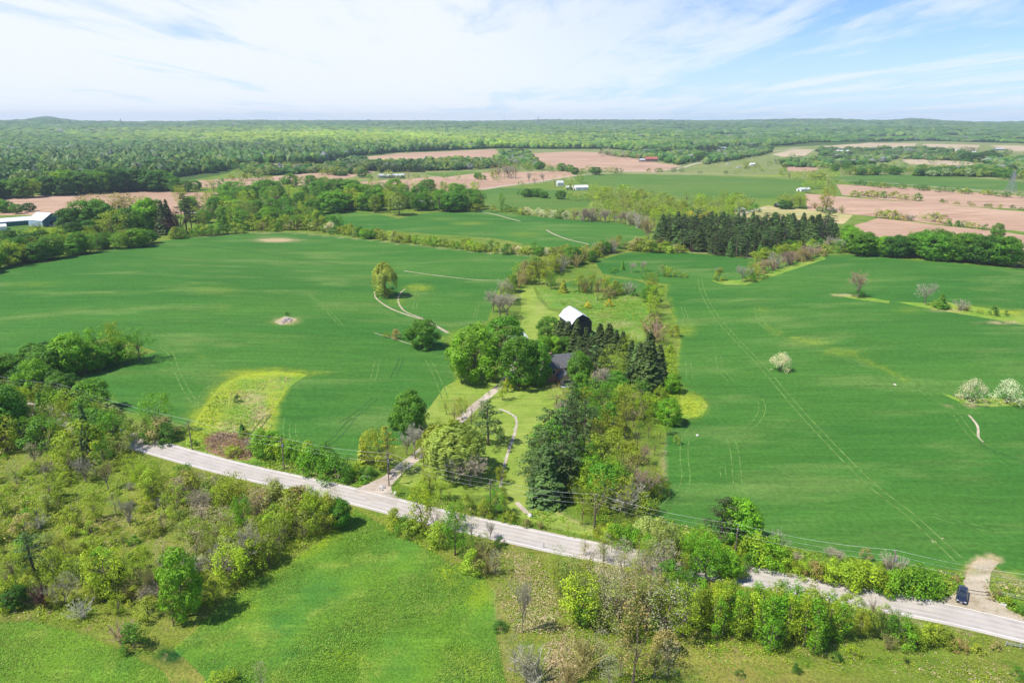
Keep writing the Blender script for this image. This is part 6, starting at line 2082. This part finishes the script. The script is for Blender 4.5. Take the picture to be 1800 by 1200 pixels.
def build_rocks():
    spots = [(500, 565, 1.5, 1.2, 1.0, 'widest grey rock of the pile in the west field'), (505, 563, 1.6, 1.4, 1.6, 'tallest grey rock crowning the pile in the west field'), (509, 565, 1.1, 1.0, .9, 'small rock at the east foot of the field pile'),
             (497, 568, 1.2, .8, .5, 'flat rock at the front of the field pile'), (512, 562, .9, .7, .5, 'smallest rock behind the field pile')]
    for i, s in enumerate(spots):
        rock('rock', *s[:5], M['rock'], s[5], group='rocks heaped in the west field', seed=i)
    for i, s in enumerate([(640, 840, 1.2, .7, .7, 'long pale boulder on the west side of the driveway mouth'), (645, 837, .7, .6, .5, 'small pale boulder behind the long one'), (672, 857, .8, .6, .7, 'pale boulder on the east side of the driveway mouth'),
                           (932, 906, .9, .6, .5, 'pale stone at the end of the creek on the lower lawn'), (1226, 765, .6, .5, .4, 'small pale stone lying in the east field crop'), (1573, 676, .6, .4, .3, 'single white stone in the middle east field'),
                           (1764, 1062, .6, .5, .35, 'pale flat stone in the grass beside the field entrance'), (695, 866, .6, .5, .4, 'little stone on the lawn edge by the road'), (650, 838, .5, .4, .4, 'tiny stone by the hedge at the driveway')]):
        rock('boulder', *s[:5], M['palerock'], s[5], seed=20 + i)
    # stones of the dry creek: a few dozen loose ones
    rg = random.Random(4)
    ln = resample(ground_line(P('878,718 900,728 908,740 905,760 900,775 893,795 886,820 881,845 880,858'), 5), 0.9)
    parts = []
    for x, y in ln:
        for j in range(2):
            s = rg.uniform(.12, .28)
            X, Y = x + rg.uniform(-.6, .6), y + rg.uniform(-.6, .6)
            bm = bmesh.new()
            bmesh.ops.create_icosphere(bm, subdivisions=1, radius=s)
            V = np.array([[v.co.x * rg.uniform(.8, 1.2) + X, v.co.y * rg.uniform(.8, 1.2) + Y, v.co.z * .6 + float(H(X, Y)) + .05] for v in bm.verts])
            F = np.array([[v.index for v in f.verts] for f in bm.faces])
            bm.free()
            parts.append((V, F))
    V, F = join(parts)
    tag(link('pebbles', nmesh('pebbles', V, F, M['palerock'])), 'loose pale stones lining the dry creek on the lawn', 'stones', None, 'stuff')
    # reflector posts on the road's south edge
    for x, y, lab in [(570, 880, 'slim dark marker post at the road edge above the hay meadow'), (956, 962, 'slim dark marker post at the road edge under the lower lawn')]:
        o = empty('marker_post', at1(x, y), 0)
        tag(o, lab, 'marker post')
        part('post', box_data(-.06, .06, -.04, .04, -.2, 1.3), M['dark'], o)
        part('reflector', box_data(-.05, .05, -.055, -.042, 1.05, 1.2), M['trim'], o)
    # mailbox at the driveway
    o = empty('mailbox', at1(668, 862), 0.3)
    tag(o, 'small mailbox on a wooden post beside the driveway mouth', 'mailbox')
    part('post', box_data(-.05, .05, -.05, .05, -.2, 1.0), M['wood'], o)
    V, F = prism([(-.12, 1.0), (-.12, 1.2), (-.08, 1.3), (.08, 1.3), (.12, 1.2), (.12, 1.0)], -.25, .25)
    poly_part('box', V, F, M['trim'], o)


def build_gate():
    a, b = at1(1699, 1043), at1(1745, 1049)
    d = b - a
    L_ = d.length
    o = empty('bar_gate', a, math.atan2(d.y, d.x))
    tag(o, 'dark bar gate across the pale field entrance beside the parked car', 'gate')
    part('bar', tube([(0, 0, 1.0), (L_ * .5, 0, .93), (L_, 0, 1.0)], [.07] * 3, 8), M['dark'], o)
    part('post', tube([(0, .12, -.3), (0, .12, 1.25)], [.11, .11], 8), M['wood'], o)
    part('post', tube([(L_, .12, -.3), (L_, .12, 1.3)], [.13, .13], 8), M['wood'], o)
    # wire fence east of the gate and rail at the bottom right
    o = empty('rail_fence', at1(1768, 1134), math.radians(-16))
    tag(o, 'low pale guard rail at the road edge in the lower corner', 'fence')
    for i in range(5):
        part('post', box_data(i * 2.2 - .07, i * 2.2 + .07, -.07, .07, -.3, 0.95), M['galv'], o)
    for z in (.45, .8):
        part('rail', box_data(-.2, 9.2, -.13, -.075, z - .04, z + .04), M['galv'], o)
    o = empty('wire_fence', b + Vector((1.5, .3, 0)), math.radians(-20))
    tag(o, 'old post and wire fence running east from the bar gate', 'fence')
    for i in range(9):
        z = float(H(b.x + 1.5 + i * 2.6, b.y)) - b.z
        part('post', tube([(i * 2.6, 0, -.4), (i * 2.6, 0, 1.15)], [.07, .06], 6), M['wood'], o)
    part('wire', [tube([(0, .07, z), (20.8, .07, z)], [.012, .012], 3) for z in (.4, .75, 1.05)], M['wire'], o)


def loft(sections):
    """sections: list of closed loops with the same count -> verts, quad faces with end caps"""
    n = len(sections[0])
    V = [p for s in sections for p in s]
    F = []
    for i in range(len(sections) - 1):
        for j in range(n):
            F.append((i * n + j, i * n + (j + 1) % n, (i + 1) * n + (j + 1) % n, (i + 1) * n + j))
    F.append(tuple(range(n))[::-1])
    F.append(tuple((len(sections) - 1) * n + j for j in range(n)))
    return V, F


def smooth_obj(o, w=0.04):
    for p in o.data.polygons:
        p.use_smooth = True
    m = o.modifiers.new('bevel', 'BEVEL')
    m.width = w
    m.segments = 3
    m.limit_method = 'ANGLE'
    m.angle_limit = math.radians(32)
    m2 = o.modifiers.new('wn', 'WEIGHTED_NORMAL')
    return o


def build_car():
    p = at1(1690, 1054)
    # nose towards -y (towards the camera)
    o = empty('parked_car', at1(1690, 1050) + Vector((0, 0, 0.02)), -math.atan2(p.x, p.y) + math.radians(3))
    tag(o, 'dark blue family car with roof rails parked nose-out at the field entrance', 'car')

    def sec(y, w, z0, zb, zt, wt):
        # lower body section: half widths w at belt, wt at top edge
        return [(-w * .93, y, z0), (-w, y, z0 + .18), (-w, y, zb), (-wt, y, zt), (wt, y, zt), (w, y, zb), (w, y, z0 + .18), (w * .93, y, z0)]
    S = [sec(-2.36, .62, .34, .52, .60, .50), sec(-2.28, .80, .27, .58, .74, .66), sec(-2.05, .90, .24, .66, .86, .76), sec(-1.45, .93, .22, .76, .99, .80), sec(-.95, .935, .22, .84, 1.04, .84), sec(0, .94, .22, .90, 1.06, .86),
         sec(1.2, .94, .22, .92, 1.08, .86), sec(1.95, .93, .24, .94, 1.10, .84), sec(2.28, .88, .30, .92, 1.08, .80), sec(2.36, .76, .36, .80, .96, .70)]
    V, F = loft(S)
    body = poly_part('body', V, F, M['carpaint'], o)
    smooth_obj(body)

    def csec(y, z0, z1, w0, w1):
        return [(-w0, y, z0), (-w1, y, z1), (w1, y, z1), (w0, y, z0)]
    C = [csec(-1.02, 1.02, 1.045, .80, .78), csec(-.35, 1.03, 1.56, .83, .64), csec(.2, 1.04, 1.64, .84, .66), csec(1.3, 1.05, 1.64, .84, .66), csec(1.85, 1.06, 1.56, .82, .63), csec(2.22, 1.04, 1.10, .78, .70)]
    V, F = loft(C)
    cabin = poly_part('cabin_glass', V, F, M['glass'], o)
    smooth_obj(cabin, .03)
    # roof skin and pillars in body colour
    R_ = [[(-w, y, z), (-w, y, z + .035), (w, y, z + .035), (w, y, z)] for y, z, w in ((-.40, 1.55, .61), (-.1, 1.605, .63), (.2, 1.64, .64), (1.3, 1.64, .64), (1.9, 1.56, .62))]
    V, F = loft(R_)
    roof = poly_part('roof', V, F, M['carpaint'], o)
    part('sunroof', box_data(-.42, .42, .15, 1.0, 1.676, 1.684), M['glass'], roof)
    for sx in (-1, 1):
        part('pillar', tube([(sx * .81, -1.0, 1.03), (sx * .64, -.36, 1.57)], [.045, .045], 6), M['carpaint'], o)
        part('pillar', tube([(sx * .85, .32, 1.05), (sx * .67, .34, 1.62)], [.04, .04], 6), M['carpaint'], o)
        part('pillar', tube([(sx * .84, 1.45, 1.06), (sx * .65, 1.62, 1.6)], [.07, .06], 6), M['carpaint'], o)
        part('roof_rail', tube([(sx * .6, -.15, 1.64), (sx * .6, 0, 1.72), (sx * .6, 1.5, 1.72), (sx * .6, 1.7, 1.62)], [.022] * 4, 6), M['rim'], o)
        part('mirror', box_data(min(sx * .93, sx * 1.12), max(sx * .93, sx * 1.12), -.78, -.6, 1.02, 1.2), M['carpaint'], o)
        part('headlight', box_data(min(sx * .44, sx * .80), max(sx * .44, sx * .80), -2.33, -2.1, .58, .74), M['lamp'], o)
        part('tail_light', box_data(min(sx * .60, sx * .86), max(sx * .60, sx * .86), 2.2, 2.36, .78, .98), M['redlamp'], o)
        for yw in (-1.42, 1.42):
            x0, x1 = sx * .74, sx * .965
            V1, F1 = tube([(x0, yw, .34), (x1 - sx * .03, yw, .34), (x1, yw, .34)], [.34, .34, .30], 20)
            w_ = empty('wheel', (0, 0, 0))
            w_.parent = o
            part('tyre', (V1, F1), M['rubber'], w_)
            k = 20
            V2 = [(x1 + sx * .004, yw + .22 * math.cos(6.283 * j / k), .34 + .22 * math.sin(6.283 * j / k)) for j in range(k)] + [(x1 - sx * .03, yw + .30 * math.cos(6.283 * j / k), .34 + .30 * math.sin(6.283 * j / k)) for j in range(k)]
            poly_part('rim', V2, [tuple(range(k))] + [(j, (j + 1) % k, (j + 1) % k + k, j + k) for j in range(k)], M['rim'], w_)
    part('grille', box_data(-.42, .42, -2.40, -2.3, .44, .58), M['dark'], o)
    part('grille_bar', box_data(-.46, .46, -2.405, -2.33, .60, .63), M['rim'], o)
    part('number_plate', box_data(-.2, .2, -2.42, -2.402, .34, .44), M['plate'], o)
    part('windscreen_base', box_data(-.72, .72, -1.06, -.98, 1.03, 1.05), M['dark'], o)


def build_haze():
    V, F = box_data(-9800, 9800, -300, 11200, -40, 175)
    n = Nodes('haze_air')
    v = n.n('ShaderNodeVolumePrincipled')
    v.inputs['Color'].default_value = (0.70, 0.84, 1.0, 1)
    v.inputs['Density'].default_value = HAZE_D
    v.inputs['Anisotropy'].default_value = 0.0
    n.l(v.outputs[0], n.out.inputs['Volume'])
    tag(link('haze', nmesh('haze', V, F, n.mat)), 'thin blue haze over the whole countryside', 'haze', None, 'stuff')


HAZE_D = 0.000074
build_buildings()
build_towers()
build_power()
build_rocks()
build_gate()
build_car()
build_haze()
print('PLANTS', NPL[0])
